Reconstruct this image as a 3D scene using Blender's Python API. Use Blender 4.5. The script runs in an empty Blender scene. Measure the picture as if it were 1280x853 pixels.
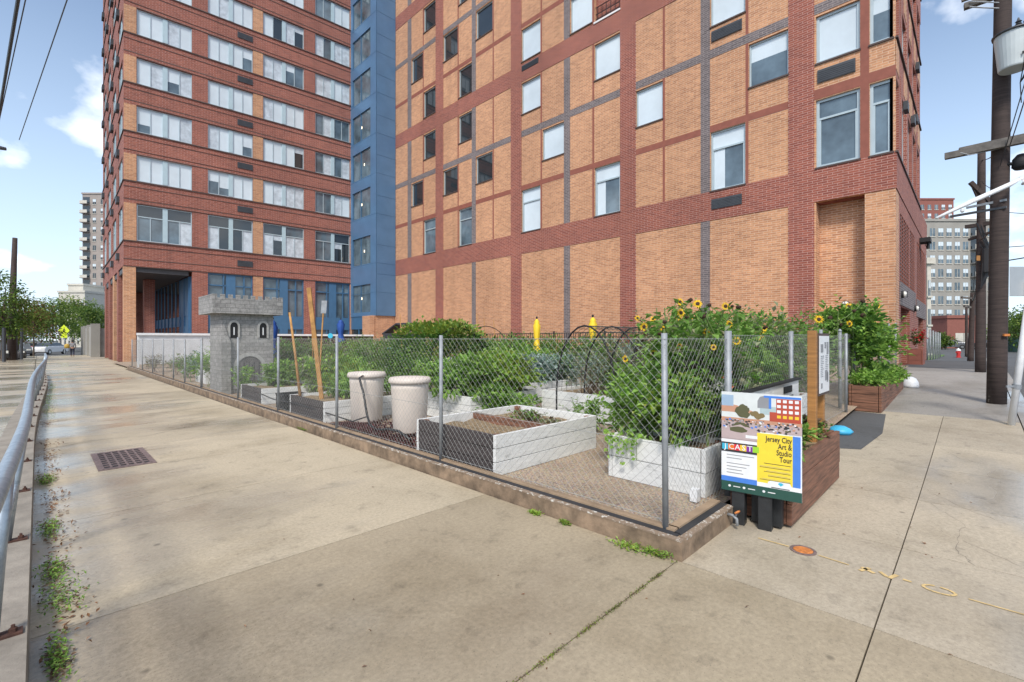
import bpy, math, random
from mathutils import Vector, Matrix
R=math.radians
rnd=random.Random(7)
sc=bpy.context.scene
col=sc.collection
WL={}   # world location of every object
# ------------------------------------------------------------------ layout helpers
F=585.0; H=1.43
FW=(.7119,.7023); RT=(.7023,-.7119)
def at(px,d):
    """plan point seen in photo column px at distance d along the view"""
    l=(px-640)/F*d
    return (FW[0]*d+RT[0]*l, FW[1]*d+RT[1]*l)
def hz(py,d): return H+(424-py)/F*d
def ss(t):
    t=max(0,min(1,t)); return t*t*(3-2*t)
def g(x,y):
    r=.5*ss((x-4)/16)-.5*ss((x-22)/26)
    r*=1-ss((y-6)/26)
    return r-.45*ss((y-42)/26)
# ------------------------------------------------------------------ materials
def nt(name):
    m=bpy.data.materials.new(name); m.use_nodes=True
    t=m.node_tree; b=t.nodes['Principled BSDF']
    return m,t,b
def link(t,a,b): t.links.new(a,b)
def noise(t,scale,detail=4,vec=None,rough=.6,stretch=None):
    n=t.nodes.new('ShaderNodeTexNoise'); n.inputs['Scale'].default_value=scale
    n.inputs['Detail'].default_value=detail; n.inputs['Roughness'].default_value=rough
    if vec is None:
        g_=t.nodes.new('ShaderNodeNewGeometry'); vec=g_.outputs['Position']
    if stretch:
        mp=t.nodes.new('ShaderNodeMapping'); mp.inputs['Scale'].default_value=stretch
        link(t,vec,mp.inputs['Vector']); vec=mp.outputs['Vector']
    link(t,vec,n.inputs['Vector']); return n
def ramp(t,src,stops):
    r=t.nodes.new('ShaderNodeValToRGB'); e=r.color_ramp.elements
    while len(e)<len(stops): e.new(.5)
    for el,(p,c) in zip(e,stops):
        el.position=p; el.color=(c[0],c[1],c[2],1) if not isinstance(c,(int,float)) else (c,c,c,1)
    link(t,src,r.inputs['Fac']); return r
def mix(t,fac,a,b,mode='MIX'):
    m=t.nodes.new('ShaderNodeMix'); m.data_type='RGBA'; m.blend_type=mode
    for s,v in ((0,fac),(6,a),(7,b)):
        if hasattr(v,'links'): link(t,v,m.inputs[s])
        elif isinstance(v,(int,float)): m.inputs[s].default_value=v
        else: m.inputs[s].default_value=(v[0],v[1],v[2],1)
    return m.outputs[2]
def bump(t,b,src,strength,dist=.01):
    n=t.nodes.new('ShaderNodeBump'); n.inputs['Strength'].default_value=strength; n.inputs['Distance'].default_value=dist
    link(t,src,n.inputs['Height']); link(t,n.outputs['Normal'],b.inputs['Normal'])
def mat(name,c,rough=.6,metal=0,var=.15,scale=3,bmp=0,bscale=40,spec=.5,coat=0,isl=0):
    m,t,b=nt(name)
    n=noise(t,scale)
    lo=[x*(1-var) for x in c]; hi=[min(1,x*(1+var)) for x in c]
    r=ramp(t,n.outputs['Fac'],[(.3,lo),(.7,hi)])
    out=r.outputs['Color']
    if isl:
        g_=t.nodes.new('ShaderNodeNewGeometry')
        r2=ramp(t,g_.outputs['Random Per Island'],[(0,1-isl),(1,1)])
        out=mix(t,1.0,out,r2.outputs['Color'],'MULTIPLY')
    link(t,out,b.inputs['Base Color'])
    b.inputs['Roughness'].default_value=rough; b.inputs['Metallic'].default_value=metal
    b.inputs['Specular IOR Level'].default_value=spec; b.inputs['Coat Weight'].default_value=coat
    if bmp: bump(t,b,noise(t,bscale,5).outputs['Fac'],bmp)
    return m
def brick(name,c1,c2,mortar,bw=.3,bh=.0813,ms=.011,blot=.12,rough=.85):
    m,t,b=nt(name)
    g_=t.nodes.new('ShaderNodeNewGeometry'); sx=t.nodes.new('ShaderNodeSeparateXYZ'); link(t,g_.outputs['Position'],sx.inputs[0])
    ad=t.nodes.new('ShaderNodeMath'); ad.operation='ADD'; link(t,sx.outputs['X'],ad.inputs[0]); link(t,sx.outputs['Y'],ad.inputs[1])
    cb=t.nodes.new('ShaderNodeCombineXYZ'); link(t,ad.outputs[0],cb.inputs['X']); link(t,sx.outputs['Z'],cb.inputs['Y'])
    br=t.nodes.new('ShaderNodeTexBrick'); link(t,cb.outputs[0],br.inputs['Vector'])
    br.inputs['Scale'].default_value=1; br.inputs['Brick Width'].default_value=bw; br.inputs['Row Height'].default_value=bh
    br.inputs['Mortar Size'].default_value=ms; br.inputs['Mortar Smooth'].default_value=.2; br.inputs['Bias'].default_value=-.1
    br.inputs['Color1'].default_value=(*c1,1); br.inputs['Color2'].default_value=(*c2,1); br.inputs['Mortar'].default_value=(*mortar,1)
    n=noise(t,.35,5); r=ramp(t,n.outputs['Fac'],[(.3,1-blot),(.7,1.0+blot*.4)])
    o=mix(t,1.0,br.outputs['Color'],r.outputs['Color'],'MULTIPLY')
    n2=noise(t,9,3); r2=ramp(t,n2.outputs['Fac'],[(.3,.86),(.7,1.1)])
    o=mix(t,1.0,o,r2.outputs['Color'],'MULTIPLY')
    n3=noise(t,1.1,5,stretch=(1.6,1.6,.12)); r3=ramp(t,n3.outputs['Fac'],[(.28,.86),(.5,1.0)])
    o=mix(t,1.0,o,r3.outputs['Color'],'MULTIPLY')
    if 'stone' in name:
        n6=noise(t,16,6,rough=.8); r6=ramp(t,n6.outputs['Fac'],[(.32,.62),(.5,1.0),(.68,1.25)]); o=mix(t,1.0,o,r6.outputs['Color'],'MULTIPLY')
    else:
        n6=noise(t,.16,4,stretch=(1,1,.5)); r6=ramp(t,n6.outputs['Fac'],[(.35,.88),(.65,1.06)]); o=mix(t,1.0,o,r6.outputs['Color'],'MULTIPLY')
    link(t,o,b.inputs['Base Color']); b.inputs['Roughness'].default_value=rough
    inv=t.nodes.new('ShaderNodeMath'); inv.operation='SUBTRACT'; inv.inputs[0].default_value=1; link(t,br.outputs['Fac'],inv.inputs[1])
    bump(t,b,inv.outputs[0],.5,.006)
    return m
def leafmat(name,cs,rough=.5,trans=.42):
    m,t,b=nt(name)
    g_=t.nodes.new('ShaderNodeNewGeometry')
    k=len(cs)
    r=ramp(t,g_.outputs['Random Per Island'],[(i/max(1,k-1),c) for i,c in enumerate(cs)])
    n=noise(t,2.5,3); r2=ramp(t,n.outputs['Fac'],[(.3,.65),(.7,1.25)])
    o=mix(t,1.0,r.outputs['Color'],r2.outputs['Color'],'MULTIPLY')
    link(t,o,b.inputs['Base Color']); b.inputs['Roughness'].default_value=rough
    b.inputs['Specular IOR Level'].default_value=.35
    tr=t.nodes.new('ShaderNodeBsdfTranslucent'); link(t,o,tr.inputs['Color'])
    mx=t.nodes.new('ShaderNodeMixShader'); mx.inputs[0].default_value=trans
    link(t,b.outputs[0],mx.inputs[1]); link(t,tr.outputs[0],mx.inputs[2])
    link(t,mx.outputs[0],t.nodes['Material Output'].inputs['Surface'])
    return m
def concrete(name,c,isl=.2,wet=True,asph=False):
    m,t,b=nt(name)
    n=noise(t,.7,7,rough=.65); r=ramp(t,n.outputs['Fac'],[(.3,[x*m_ for x,m_ in zip(c,(.72,.70,.66))]),(.5,c),(.7,[x*1.14 for x in c])])
    n2=noise(t,38,5,rough=.75); r2=ramp(t,n2.outputs['Fac'],[(.3,.76),(.7,1.16)])
    o=mix(t,1.0,r.outputs['Color'],r2.outputs['Color'],'MULTIPLY')
    n3=noise(t,120,2); r3=ramp(t,n3.outputs['Fac'],[(.27,.45),(.37,1.0),(.66,1.0),(.74,1.25)])
    o=mix(t,1.0,o,r3.outputs['Color'],'MULTIPLY')
    n5=noise(t,5,6,rough=.7); r5=ramp(t,n5.outputs['Fac'],[(.26,.62),(.44,1.0)])
    o=mix(t,1.0,o,r5.outputs['Color'],'MULTIPLY')
    # old oil and gum spots
    vo=t.nodes.new('ShaderNodeTexVoronoi'); vo.inputs['Scale'].default_value=2.3
    gp=t.nodes.new('ShaderNodeNewGeometry'); link(t,gp.outputs['Position'],vo.inputs['Vector'])
    r6=ramp(t,vo.outputs['Distance'],[(.03,.55),(.06,1.0)])
    o=mix(t,1.0,o,r6.outputs['Color'],'MULTIPLY')
    if isl:
        r4=ramp(t,gp.outputs['Random Per Island'],[(0,(1-isl,)*3),(1,(1,1,.99))])
        o=mix(t,1.0,o,r4.outputs['Color'],'MULTIPLY')
    if wet:
        w=noise(t,.55,4,stretch=(.45,1.15,1)); sxx=t.nodes.new('ShaderNodeSeparateXYZ'); link(t,gp.outputs['Position'],sxx.inputs[0])
        mr=t.nodes.new('ShaderNodeMapRange'); mr.inputs[1].default_value=2.6; mr.inputs[2].default_value=.1; mr.inputs[3].default_value=0; mr.inputs[4].default_value=.13; link(t,sxx.outputs['X'],mr.inputs[0])
        ad=t.nodes.new('ShaderNodeMath'); ad.operation='ADD'; link(t,w.outputs['Fac'],ad.inputs[0]); link(t,mr.outputs[0],ad.inputs[1])
        rw=ramp(t,ad.outputs[0],[(.52,0.0),(.64,1.0)])
        o=mix(t,rw.outputs['Color'],o,mix(t,1.0,o,(.90,.92,.96),'MULTIPLY'))
        rr=ramp(t,ad.outputs[0],[(.52,.66),(.66,.16)])
        link(t,rr.outputs['Color'],b.inputs['Roughness'])
    else: b.inputs['Roughness'].default_value=.8
    link(t,o,b.inputs['Base Color'])
    bump(t,b,n2.outputs['Fac'],.25,.004)
    return m
MAT={}
def build_mats():
    M=MAT
    M['yb']=brick('yellow_brick',(.57,.285,.145),(.385,.175,.088),(.58,.40,.28))
    M['yb2']=brick('yellow_brick_base',(.55,.27,.135),(.36,.155,.078),(.63,.46,.34))
    M['rb']=brick('red_brick',(.30,.088,.055),(.20,.052,.036),(.45,.27,.23),ms=.009)
    M['gb']=brick('grey_brick',(.165,.14,.145),(.10,.085,.09),(.30,.26,.25),ms=.011)
    M['brown']=mat('brown_trim_brick',(.24,.08,.055),.8,var=.12,scale=4)
    M['ledge']=mat('dark_ledge',(.07,.045,.04),.7)
    M['alu']=mat('pale_aluminium',(.42,.50,.53),.4,.3,var=.05)
    M['alud']=mat('shadowed_reveal',(.05,.06,.065),.5,var=.05)
    M['dark']=mat('dark_interior',(.012,.014,.016),.9,var=.3)
    M['vent']=mat('grey_vent',(.055,.06,.068),.5,.3)
    M['blue']=mat('blue_panel',(.10,.21,.37),.38,.25,var=.08,scale=1)
    M['blued']=mat('blue_frame',(.06,.15,.27),.4,.2,var=.08)
    M['mull']=mat('aqua_panel',(.40,.52,.57),.45,.1,var=.05)
    def glass(n,c,rough=.03,var=.2,sc_=.6):
        m=mat(n,c,rough,0,var=var,scale=sc_,spec=.9); return m
    M['gd']=glass('dark_glass',(.022,.03,.036))
    M['gm']=glass('mid_glass',(.09,.13,.16),.05,.6,.7)
    M['blind']=glass('blind_behind_glass',(.56,.64,.69),.12,.1)
    M['blind2']=glass('curtain_behind_glass',(.47,.53,.58),.12,.25,3)
    M['conc']=concrete('sidewalk_concrete',(.47,.40,.29))
    M['concg']=concrete('grey_sidewalk',(.29,.27,.245))
    M['asph']=concrete('asphalt',(.085,.086,.088),isl=0,wet=False)
    M['concd']=concrete('darker_concrete',(.35,.292,.205),isl=.1)
    M['concl']=concrete('right_concrete',(.43,.37,.28),isl=.14)
    M['joint']=mat('joint_filler',(.07,.06,.045),.95,var=.4,scale=20)
    M['kerb']=mat('kerb_concrete',(.21,.15,.10),.85,var=.5,scale=7,bmp=.5,bscale=30)
    M['tan']=mat('tan_timber',(.30,.215,.14),.8,var=.2,scale=6,bmp=.3)
    M['black']=mat('black_strip',(.03,.03,.033),.8,var=.3)
    # chipped white paint
    m,t,b=nt('chipped_paint'); n=noise(t,28,6,rough=.75); r=ramp(t,n.outputs['Fac'],[(.54,(.23,.17,.12)),(.60,(.60,.58,.53))])
    link(t,r.outputs['Color'],b.inputs['Base Color']); b.inputs['Roughness'].default_value=.8; M['chip']=m
    # gravel
    m,t,b=nt('garden_gravel'); vo=t.nodes.new('ShaderNodeTexVoronoi'); vo.inputs['Scale'].default_value=48
    gp=t.nodes.new('ShaderNodeNewGeometry'); link(t,gp.outputs['Position'],vo.inputs['Vector'])
    r=ramp(t,vo.outputs['Distance'],[(0,(.48,.37,.26)),(.5,(.36,.27,.19)),(.9,(.16,.12,.09))])
    n=noise(t,1.6,5); r2=ramp(t,n.outputs['Fac'],[(.3,.75),(.7,1.12)])
    hs=mix(t,.25,r.outputs['Color'],vo.outputs['Color']); hs=mix(t,.82,hs,r.outputs['Color'])
    link(t,mix(t,1.0,hs,r2.outputs['Color'],'MULTIPLY'),b.inputs['Base Color']); b.inputs['Roughness'].default_value=.9
    bump(t,b,vo.outputs['Distance'],.6,.01); M['gravel']=m
    M['soil']=mat('planter_soil',(.22,.16,.09),.95,var=.5,scale=25,bmp=.8,bscale=50)
    M['mulch']=mat('red_mulch',(.11,.028,.03),.9,var=.5,scale=30,isl=.6)
    M['galv']=mat('galvanised_steel',(.27,.29,.31),.6,.35,var=.2,scale=10)
    M['wire']=mat('fence_wire',(.30,.31,.30),.6,.2,var=.15)
    # galvanised rail: mottled
    m,t,b=nt('rail_steel'); n=noise(t,22,6,rough=.7); r=ramp(t,n.outputs['Fac'],[(.3,(.24,.29,.34)),(.7,(.42,.48,.53))])
    link(t,r.outputs['Color'],b.inputs['Base Color']); b.inputs['Metallic'].default_value=.6
    r=ramp(t,n.outputs['Fac'],[(.3,.5),(.7,.33)]); link(t,r.outputs['Color'],b.inputs['Roughness']); M['rail']=m
    M['rust']=mat('rusty_plate',(.075,.035,.025),.8,.2,var=.5,scale=20)
    def planks(n,c,dark,gap=.14,var=.12,rough=.7,off=0.0):
        m,t,b=nt(n); gp=t.nodes.new('ShaderNodeNewGeometry')
        n1=noise(t,3,5,stretch=(1,1,14)); r=ramp(t,n1.outputs['Fac'],[(.3,[x*(1-var) for x in c]),(.7,[min(1,x*(1+var*.6)) for x in c])])
        o=r.outputs['Color']
        n4=noise(t,6,7,rough=.8,stretch=(1,1,2.5)); r4=ramp(t,n4.outputs['Fac'],[(.28,.5),(.42,.93),(.6,1.0)])
        o=mix(t,1.0,o,r4.outputs['Color'],'MULTIPLY')
        link(t,o,b.inputs['Base Color']); b.inputs['Roughness'].default_value=rough
        bump(t,b,n1.outputs['Fac'],.2,.004); return m
    M['white']=planks('white_painted_boards',(.70,.71,.70),None)
    M['darkwood']=planks('dark_stained_board',(.055,.045,.045),None,var=.3)
    M['redwood']=planks('red_cedar',(.20,.092,.055),None,var=.65)
    M['cedar']=planks('orange_cedar',(.36,.17,.05),None,var=.3)
    M['stake']=mat('weathered_orange_stake',(.36,.19,.06),.8,var=.35,scale=8)
    M['blackwood']=mat('black_painted_wood',(.018,.02,.022),.5,var=.4,scale=9,bmp=.2)
    M['bin']=mat('cream_plastic',(.60,.535,.475),.55,var=.07,scale=4)
    M['hose']=mat('black_hose',(.015,.015,.017),.45)
    # castle stone
    M['stone']=brick('castle_stone',(.36,.35,.335),(.27,.265,.255),(.22,.215,.21),bw=.21,bh=.095,ms=.007,blot=.3)
    M['stonel']=mat('pale_stone',(.36,.355,.34),.85,var=.2,scale=12)
    M['door']=mat('castle_door',(.12,.115,.115),.8,var=.3,scale=10)
    M['black2']=mat('matt_black',(.012,.012,.014),.7)
    M['pole']=planks('utility_pole_wood',(.052,.036,.032),None,var=.45,rough=.85)
    M['arm']=mat('weathered_crossarm',(.12,.11,.10),.85,var=.3,scale=10)
    M['tfm']=mat('transformer_paint',(.50,.55,.56),.4,var=.08)
    M['whitep']=mat('white_paint',(.72,.73,.74),.45,var=.08,scale=8)
    M['yel']=mat('yellow_canvas',(.85,.58,.03),.7,var=.1)
    M['bluec']=mat('blue_canvas',(.015,.07,.30),.7,var=.15)
    M['cyan']=mat('cyan_plastic',(.05,.38,.62),.45)
    M['paleb']=mat('pale_blue_paint',(.45,.60,.68),.6,var=.12)
    M['char']=mat('charcoal_canvas',(.035,.035,.045),.8)
    M['red']=mat('red_paint',(.50,.03,.03),.5)
    M['iron']=mat('rusty_iron',(.20,.145,.135),.6,.3,var=.4,scale=30)
    M['orust']=mat('orange_cap',(.50,.17,.04),.7,var=.35,scale=40)
    M['ypaint']=mat('yellow_street_paint',(.55,.40,.18),.85,var=.25,scale=18)
    M['bark']=mat('bark',(.10,.075,.055),.9,var=.3,scale=12)
    M['stem']=mat('green_stem',(.12,.18,.05),.7)
    M['drystem']=mat('dry_stem',(.15,.10,.07),.8)
    M['gA']=leafmat('leaf_bright',[(.18,.34,.05),(.27,.47,.08),(.38,.56,.13)])
    M['gB']=leafmat('leaf_mid',[(.09,.21,.035),(.17,.33,.06),(.26,.42,.10)])
    M['gC']=leafmat('leaf_dark',[(.05,.13,.03),(.09,.20,.05),(.14,.26,.065)])
    M['gK']=leafmat('leaf_bluegrey',[(.20,.31,.27),(.31,.43,.38),(.44,.55,.51)])
    M['gS']=leafmat('leaf_sage',[(.20,.25,.13),(.28,.33,.18),(.38,.36,.22)])
    M['gD']=leafmat('leaf_dry',[(.10,.06,.04),(.17,.11,.07),(.22,.17,.09)])
    M['gY']=leafmat('leaf_yellowgreen',[(.16,.26,.03),(.26,.36,.05),(.34,.38,.07)])
    M['gT']=leafmat('tree_leaf',[(.10,.18,.03),(.17,.27,.05),(.26,.34,.07)])
    M['gTd']=leafmat('tree_leaf_dark',[(.05,.11,.03),(.09,.17,.04),(.14,.22,.05)])
    M['gO']=leafmat('autumn_leaf',[(.10,.13,.03),(.20,.13,.05),(.32,.14,.06)])
    M['pet']=leafmat('yellow_petal',[(.80,.45,.01),(.85,.55,.02),(.90,.62,.03)],trans=.2)
    M['seed']=mat('flower_disc',(.045,.022,.012),.9)
    M['seedl']=mat('old_flower_head',(.05,.05,.025),.9)
    M['orangef']=leafmat('orange_ribbon',[(.65,.12,.03),(.75,.18,.04)])
    M['litter']=leafmat('fallen_leaf',[(.16,.07,.03),(.25,.13,.06),(.10,.06,.04)],trans=0)
    M['bgrey']=mat('grey_facade',(.29,.28,.255),.85,var=.12,scale=.4)
    M['bgreyd']=mat('tan_facade',(.30,.265,.24),.85,var=.1,scale=.4)
    M['bpale']=mat('pale_facade',(.52,.50,.44),.85,var=.1)
    M['bred']=mat('red_facade',(.24,.09,.07),.85,var=.1)
    M['carw']=mat('white_car_paint',(.70,.71,.72),.25,var=.02,coat=.6)
    M['carr']=mat('red_car_paint',(.40,.02,.04),.25,var=.02,coat=.6)
    M['carg']=mat('grey_car_paint',(.16,.17,.19),.25,.3,var=.02,coat=.6)
    M['card']=mat('black_car_paint',(.02,.022,.025),.2,var=.02,coat=.6)
    M['rub']=mat('tyre_rubber',(.02,.02,.02),.8)
    M['chrome']=mat('wheel_metal',(.45,.46,.47),.3,.8)
    M['lens']=mat('lamp_lens',(.75,.75,.7),.2)
    M['rlens']=mat('red_lens',(.45,.01,.01),.2)
    M['skin']=mat('skin',(.35,.20,.14),.6)
    M['navy']=mat('navy_cloth',(.02,.025,.05),.85)
    M['greyc']=mat('grey_cloth',(.22,.22,.24),.85)
    M['tanc']=mat('mustard_cloth',(.45,.30,.06),.85)
    M['signy']=mat('fluorescent_yellow_green',(.62,.75,.02),.5,var=.03)
    M['signback']=mat('sign_back_metal',(.42,.44,.45),.4,.6,var=.06)
    # glazed wall lamp (lit lamps in the stair tower)
    m,t,b=nt('lit_lamp'); b.inputs['Emission Color'].default_value=(1,.78,.45,1); b.inputs['Emission Strength'].default_value=1.3; M['lit']=m
    for n,c in dict(p_yel=(.78,.60,.05),p_blue=(.06,.20,.62),p_green=(.02,.075,.06),p_white=(.72,.74,.76),p_grey=(.25,.26,.28),p_teal=(.05,.42,.6),p_or=(.75,.18,.03),
        p_red=(.65,.03,.05),p_pur=(.2,.03,.3),p_lime=(.3,.6,.04),p_gold=(.75,.52,.04),p_sky=(.62,.66,.66),p_brick=(.42,.07,.04),p_tree=(.10,.10,.05),p_tree2=(.20,.15,.07),
        p_ltb=(.30,.42,.55),p_pink=(.45,.36,.36),p_dk=(.03,.03,.035),p_sal=(.50,.27,.18),p_steel=(.38,.48,.5)).items():
        M[n]=mat(n.replace('p_','print_'),c,.35,var=.05,scale=20)
build_mats()
# ------------------------------------------------------------------ mesh builder
class MB:
    def __init__(s): s.v=[]; s.f=[]; s.m=[]
    def quadf(s,pts,m=0):
        i=len(s.v); s.v+= [tuple(p) for p in pts]; s.f.append(tuple(range(i,i+len(pts)))); s.m.append(m)
    def hexa(s,p,m=0):
        """8 points: bottom ring 0-3, top ring 4-7"""
        i=len(s.v); s.v+=[tuple(q) for q in p]
        for q in ((0,3,2,1),(4,5,6,7),(0,1,5,4),(1,2,6,5),(2,3,7,6),(3,0,4,7)):
            s.f.append(tuple(i+k for k in q)); s.m.append(m)
    def box(s,x0,x1,y0,y1,z0,z1,m=0):
        s.hexa([(x0,y0,z0),(x1,y0,z0),(x1,y1,z0),(x0,y1,z0),(x0,y0,z1),(x1,y0,z1),(x1,y1,z1),(x0,y1,z1)],m)
    def obox(s,c,a,b,h,m=0):
        """oriented box: centre c, half vectors a,b,h"""
        c,a,b,h=map(Vector,(c,a,b,h))
        s.hexa([c-a-b-h,c+a-b-h,c+a+b-h,c-a+b-h,c-a-b+h,c+a-b+h,c+a+b+h,c-a+b+h],m)
    def tube(s,pts,r,n=8,m=0,cap=True):
        pts=[Vector(p) for p in pts]; k=len(pts)
        rr=r if isinstance(r,(list,tuple)) else [r]*k
        base=len(s.v); up=Vector((0,0,1)); prev=None
        for i,p in enumerate(pts):
            d=(pts[min(i+1,k-1)]-pts[max(i-1,0)]).normalized()
            if prev is None:
                a=d.cross(up if abs(d.z)<.9 else Vector((1,0,0))).normalized()
            else: a=(prev-d*prev.dot(d)).normalized()
            prev=a; b=d.cross(a)
            for j in range(n):
                t=2*math.pi*j/n; s.v.append(tuple(p+(a*math.cos(t)+b*math.sin(t))*rr[i]))
        for i in range(k-1):
            for j in range(n):
                s.f.append((base+i*n+j,base+i*n+(j+1)%n,base+(i+1)*n+(j+1)%n,base+(i+1)*n+j)); s.m.append(m)
        if cap:
            s.f.append(tuple(base+j for j in reversed(range(n)))); s.m.append(m)
            s.f.append(tuple(base+(k-1)*n+j for j in range(n))); s.m.append(m)
    def lathe(s,c,prof,n=20,m=0):
        """profile [(r,z)...] round the vertical through c"""
        base=len(s.v)
        for r,z in prof:
            for j in range(n):
                t=2*math.pi*j/n; s.v.append((c[0]+r*math.cos(t),c[1]+r*math.sin(t),c[2]+z))
        k=len(prof)
        for i in range(k-1):
            for j in range(n):
                s.f.append((base+i*n+j,base+i*n+(j+1)%n,base+(i+1)*n+(j+1)%n,base+(i+1)*n+j)); s.m.append(m)
        s.f.append(tuple(base+j for j in reversed(range(n)))); s.m.append(m)
        s.f.append(tuple(base+(k-1)*n+j for j in range(n))); s.m.append(m)
    def prism(s,poly,fn,d0,d1,m=0):
        """2D polygon extruded; fn(u,v,d)->3D"""
        i=len(s.v); n=len(poly)
        s.v+=[tuple(fn(u,v,d0)) for u,v in poly]+[tuple(fn(u,v,d1)) for u,v in poly]
        s.f.append(tuple(range(i+n-1,i-1,-1))); s.m.append(m)
        s.f.append(tuple(range(i+n,i+2*n))); s.m.append(m)
        for k in range(n):
            s.f.append((i+k,i+(k+1)%n,i+n+(k+1)%n,i+n+k)); s.m.append(m)
    def leaf(s,p,d,u,L,W,m=0,fold=.25):
        d=d.normalized(); w=d.cross(u)
        if w.length<1e-3: w=d.cross(Vector((.3,.9,.2)))
        w.normalize(); nrm=w.cross(d)
        i=len(s.v); mid=p+d*L*.45
        s.v+=[tuple(p),tuple(mid+w*W*.5+nrm*W*fold),tuple(p+d*L-nrm*L*.12),tuple(mid-w*W*.5+nrm*W*fold)]
        s.f+=[(i,i+1,i+2),(i,i+2,i+3)]; s.m+=[m,m]
    def build(s,name,mats,parent=None,smooth=False,bevel=0):
        xs=[v[0] for v in s.v]; ys=[v[1] for v in s.v]; zs=[v[2] for v in s.v]
        c=Vector(((min(xs)+max(xs))/2,(min(ys)+max(ys))/2,min(zs)))
        me=bpy.data.meshes.new(name); me.from_pydata([(x-c.x,y-c.y,z-c.z) for x,y,z in s.v],[],s.f)
        if not isinstance(mats,(list,tuple)): mats=[mats]
        for k in mats: me.materials.append(MAT[k] if isinstance(k,str) else k)
        me.polygons.foreach_set('material_index',s.m)
        if smooth: me.polygons.foreach_set('use_smooth',[True]*len(s.f))
        me.update()
        o=bpy.data.objects.new(name,me); col.objects.link(o)
        if bevel:
            b=o.modifiers.new('bevel','BEVEL'); b.width=bevel; b.segments=2; b.limit_method='ANGLE'
        place(o,c,parent); return o
def place(o,c,parent):
    WL[o.name]=Vector(c)
    if parent: o.parent=parent; o.location=Vector(c)-WL[parent.name]
    else: o.location=c
def tag(o,label,cat,group=None,kind=None):
    if label: o['label']=label
    if cat: o['category']=cat
    if group: o['group']=group
    if kind: o['kind']=kind
    return o
def thing(name,loc,label,cat,group=None):
    o=bpy.data.objects.new(name,None); o.empty_display_size=.2; col.objects.link(o)
    place(o,Vector(loc),None); return tag(o,label,cat,group)
def structure(o,label=None):
    o['kind']='structure'
    if label: o['label']=label
    return o
def copy_thing(root,delta,rotz=0,label=None):
    r=root.copy(); col.objects.link(r); r.location=root.location+Vector(delta); r.rotation_euler=(0,0,root.rotation_euler[2]+rotz)
    WL[r.name]=Vector(r.location)
    if label: r['label']=label
    for ch in list(root.children):
        c=ch.copy(); col.objects.link(c); c.parent=r
        for q in list(ch.children):
            d=q.copy(); col.objects.link(d); d.parent=c
    return r
# ------------------------------------------------------------------ ground
def axis(vals):
    out=[]
    for a,b,n in vals: out+=[a+(b-a)*i/n for i in range(n)]
    out.append(vals[-1][1]); return out
def sheet(name,xs,ys,dz,mats,zf=g,pick=None):
    mb=MB(); nx=len(xs); 
    for y in ys:
        for x in xs: mb.v.append((x,y,zf(x,y)+dz))
    for j in range(len(ys)-1):
        for i in range(nx-1):
            mb.f.append((j*nx+i,j*nx+i+1,(j+1)*nx+i+1,(j+1)*nx+i)); mb.m.append(0)
    return mb.build(name,mats,smooth=True)
xs=axis([(-900,-60,6),(-60,-4,14),(-4,24,28),(24,60,18),(60,200,8),(200,900,5)])
structure(sheet('road',xs,axis([(-900,-60,6),(-60,-4,14),(-4,40,44),(40,90,25),(90,900,8)]),-.15,'asph'),'dark asphalt ground and roads')
def slabs(name,rects,m,gap=.0035,th=.14,dz=0):
    mb=MB()
    for (x0,x1,y0,y1) in rects:
        x0+=gap;x1-=gap;y0+=gap;y1-=gap
        nx=max(1,int((x1-x0)/1.2)); ny=max(1,int((y1-y0)/1.2))
        X=[x0+(x1-x0)*i/nx for i in range(nx+1)]; Y=[y0+(y1-y0)*i/ny for i in range(ny+1)]
        b=len(mb.v)
        for y in Y:
            for x in X: mb.v.append((x,y,g(x,y)+dz))
        for j in range(ny):
            for i in range(nx):
                mb.f.append((b+j*(nx+1)+i,b+j*(nx+1)+i+1,b+(j+1)*(nx+1)+i+1,b+(j+1)*(nx+1)+i)); mb.m.append(0)
        ring=[(i,0) for i in range(nx+1)]+[(nx,j) for j in range(1,ny+1)]+[(i,ny) for i in range(nx-1,-1,-1)]+[(0,j) for j in range(ny-1,0,-1)]
        idx=[b+j*(nx+1)+i for i,j in ring]; lo=len(mb.v)
        for k in idx: v=mb.v[k]; mb.v.append((v[0],v[1],v[2]-th))
        n=len(idx)
        for k in range(n):
            mb.f.append((idx[(k+1)%n],idx[k],lo+k,lo+(k+1)%n)); mb.m.append(0)
    return mb.build(name,m)
rects=[]
yj=[-.68,1.36,3.2,5.05,6.65,7.95,9.8,11.7,13.6,15.5,17.4,19.3,21.2,23.1,25,26.9,28.8,31,33.2,35.4,37.6,39.8,42,44.2,46.4,48.6,50.8,53,56,59,62,65,68,71,74]
for a,b in zip(yj,yj[1:]):
    x1=2.9 if b<29 else (3.55 if b<53 else 5.4)
    rects.append((-.08,x1 if a>3 else 2.9,a,b))
near=[q for q in rects if q[3]<=3.3]; rects=[q for q in rects if q[3]>3.3]
near=[q for q in near if q[2]>0]+[(-.08,2.9,-.68,.35),(-.08,2.9,.35,1.36)]
structure(slabs('sidewalk',rects,'conc'),'long concrete walkway running past the garden to the left')
structure(slabs('corner_sidewalk',near,'concd'),'darker concrete slabs in the foreground')
structure(sheet('joint_filler',axis([(-.05,2.95,3)]),axis([(-.6,73,62)]),-.014,'joint'))
structure(sheet('joint_filler',axis([(2.95,20,16)]),axis([(-.48,1.5,2)]),-.014,'joint'))
structure(slabs('far_sidewalk',[(a,a+3,-11.5,-9) for a in range(-6,60,3)],'concg'),'sidewalk across the side street')
rects=[]
xj=[2.9,4.15,5.45,6.75,8.05,9.3,10.35]
for a,b in zip(xj,xj[1:]):
    rects.append((a,b,-.5,.35)); rects.append((a,b,.35,1.36 if b<4.2 else 1.52))
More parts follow.
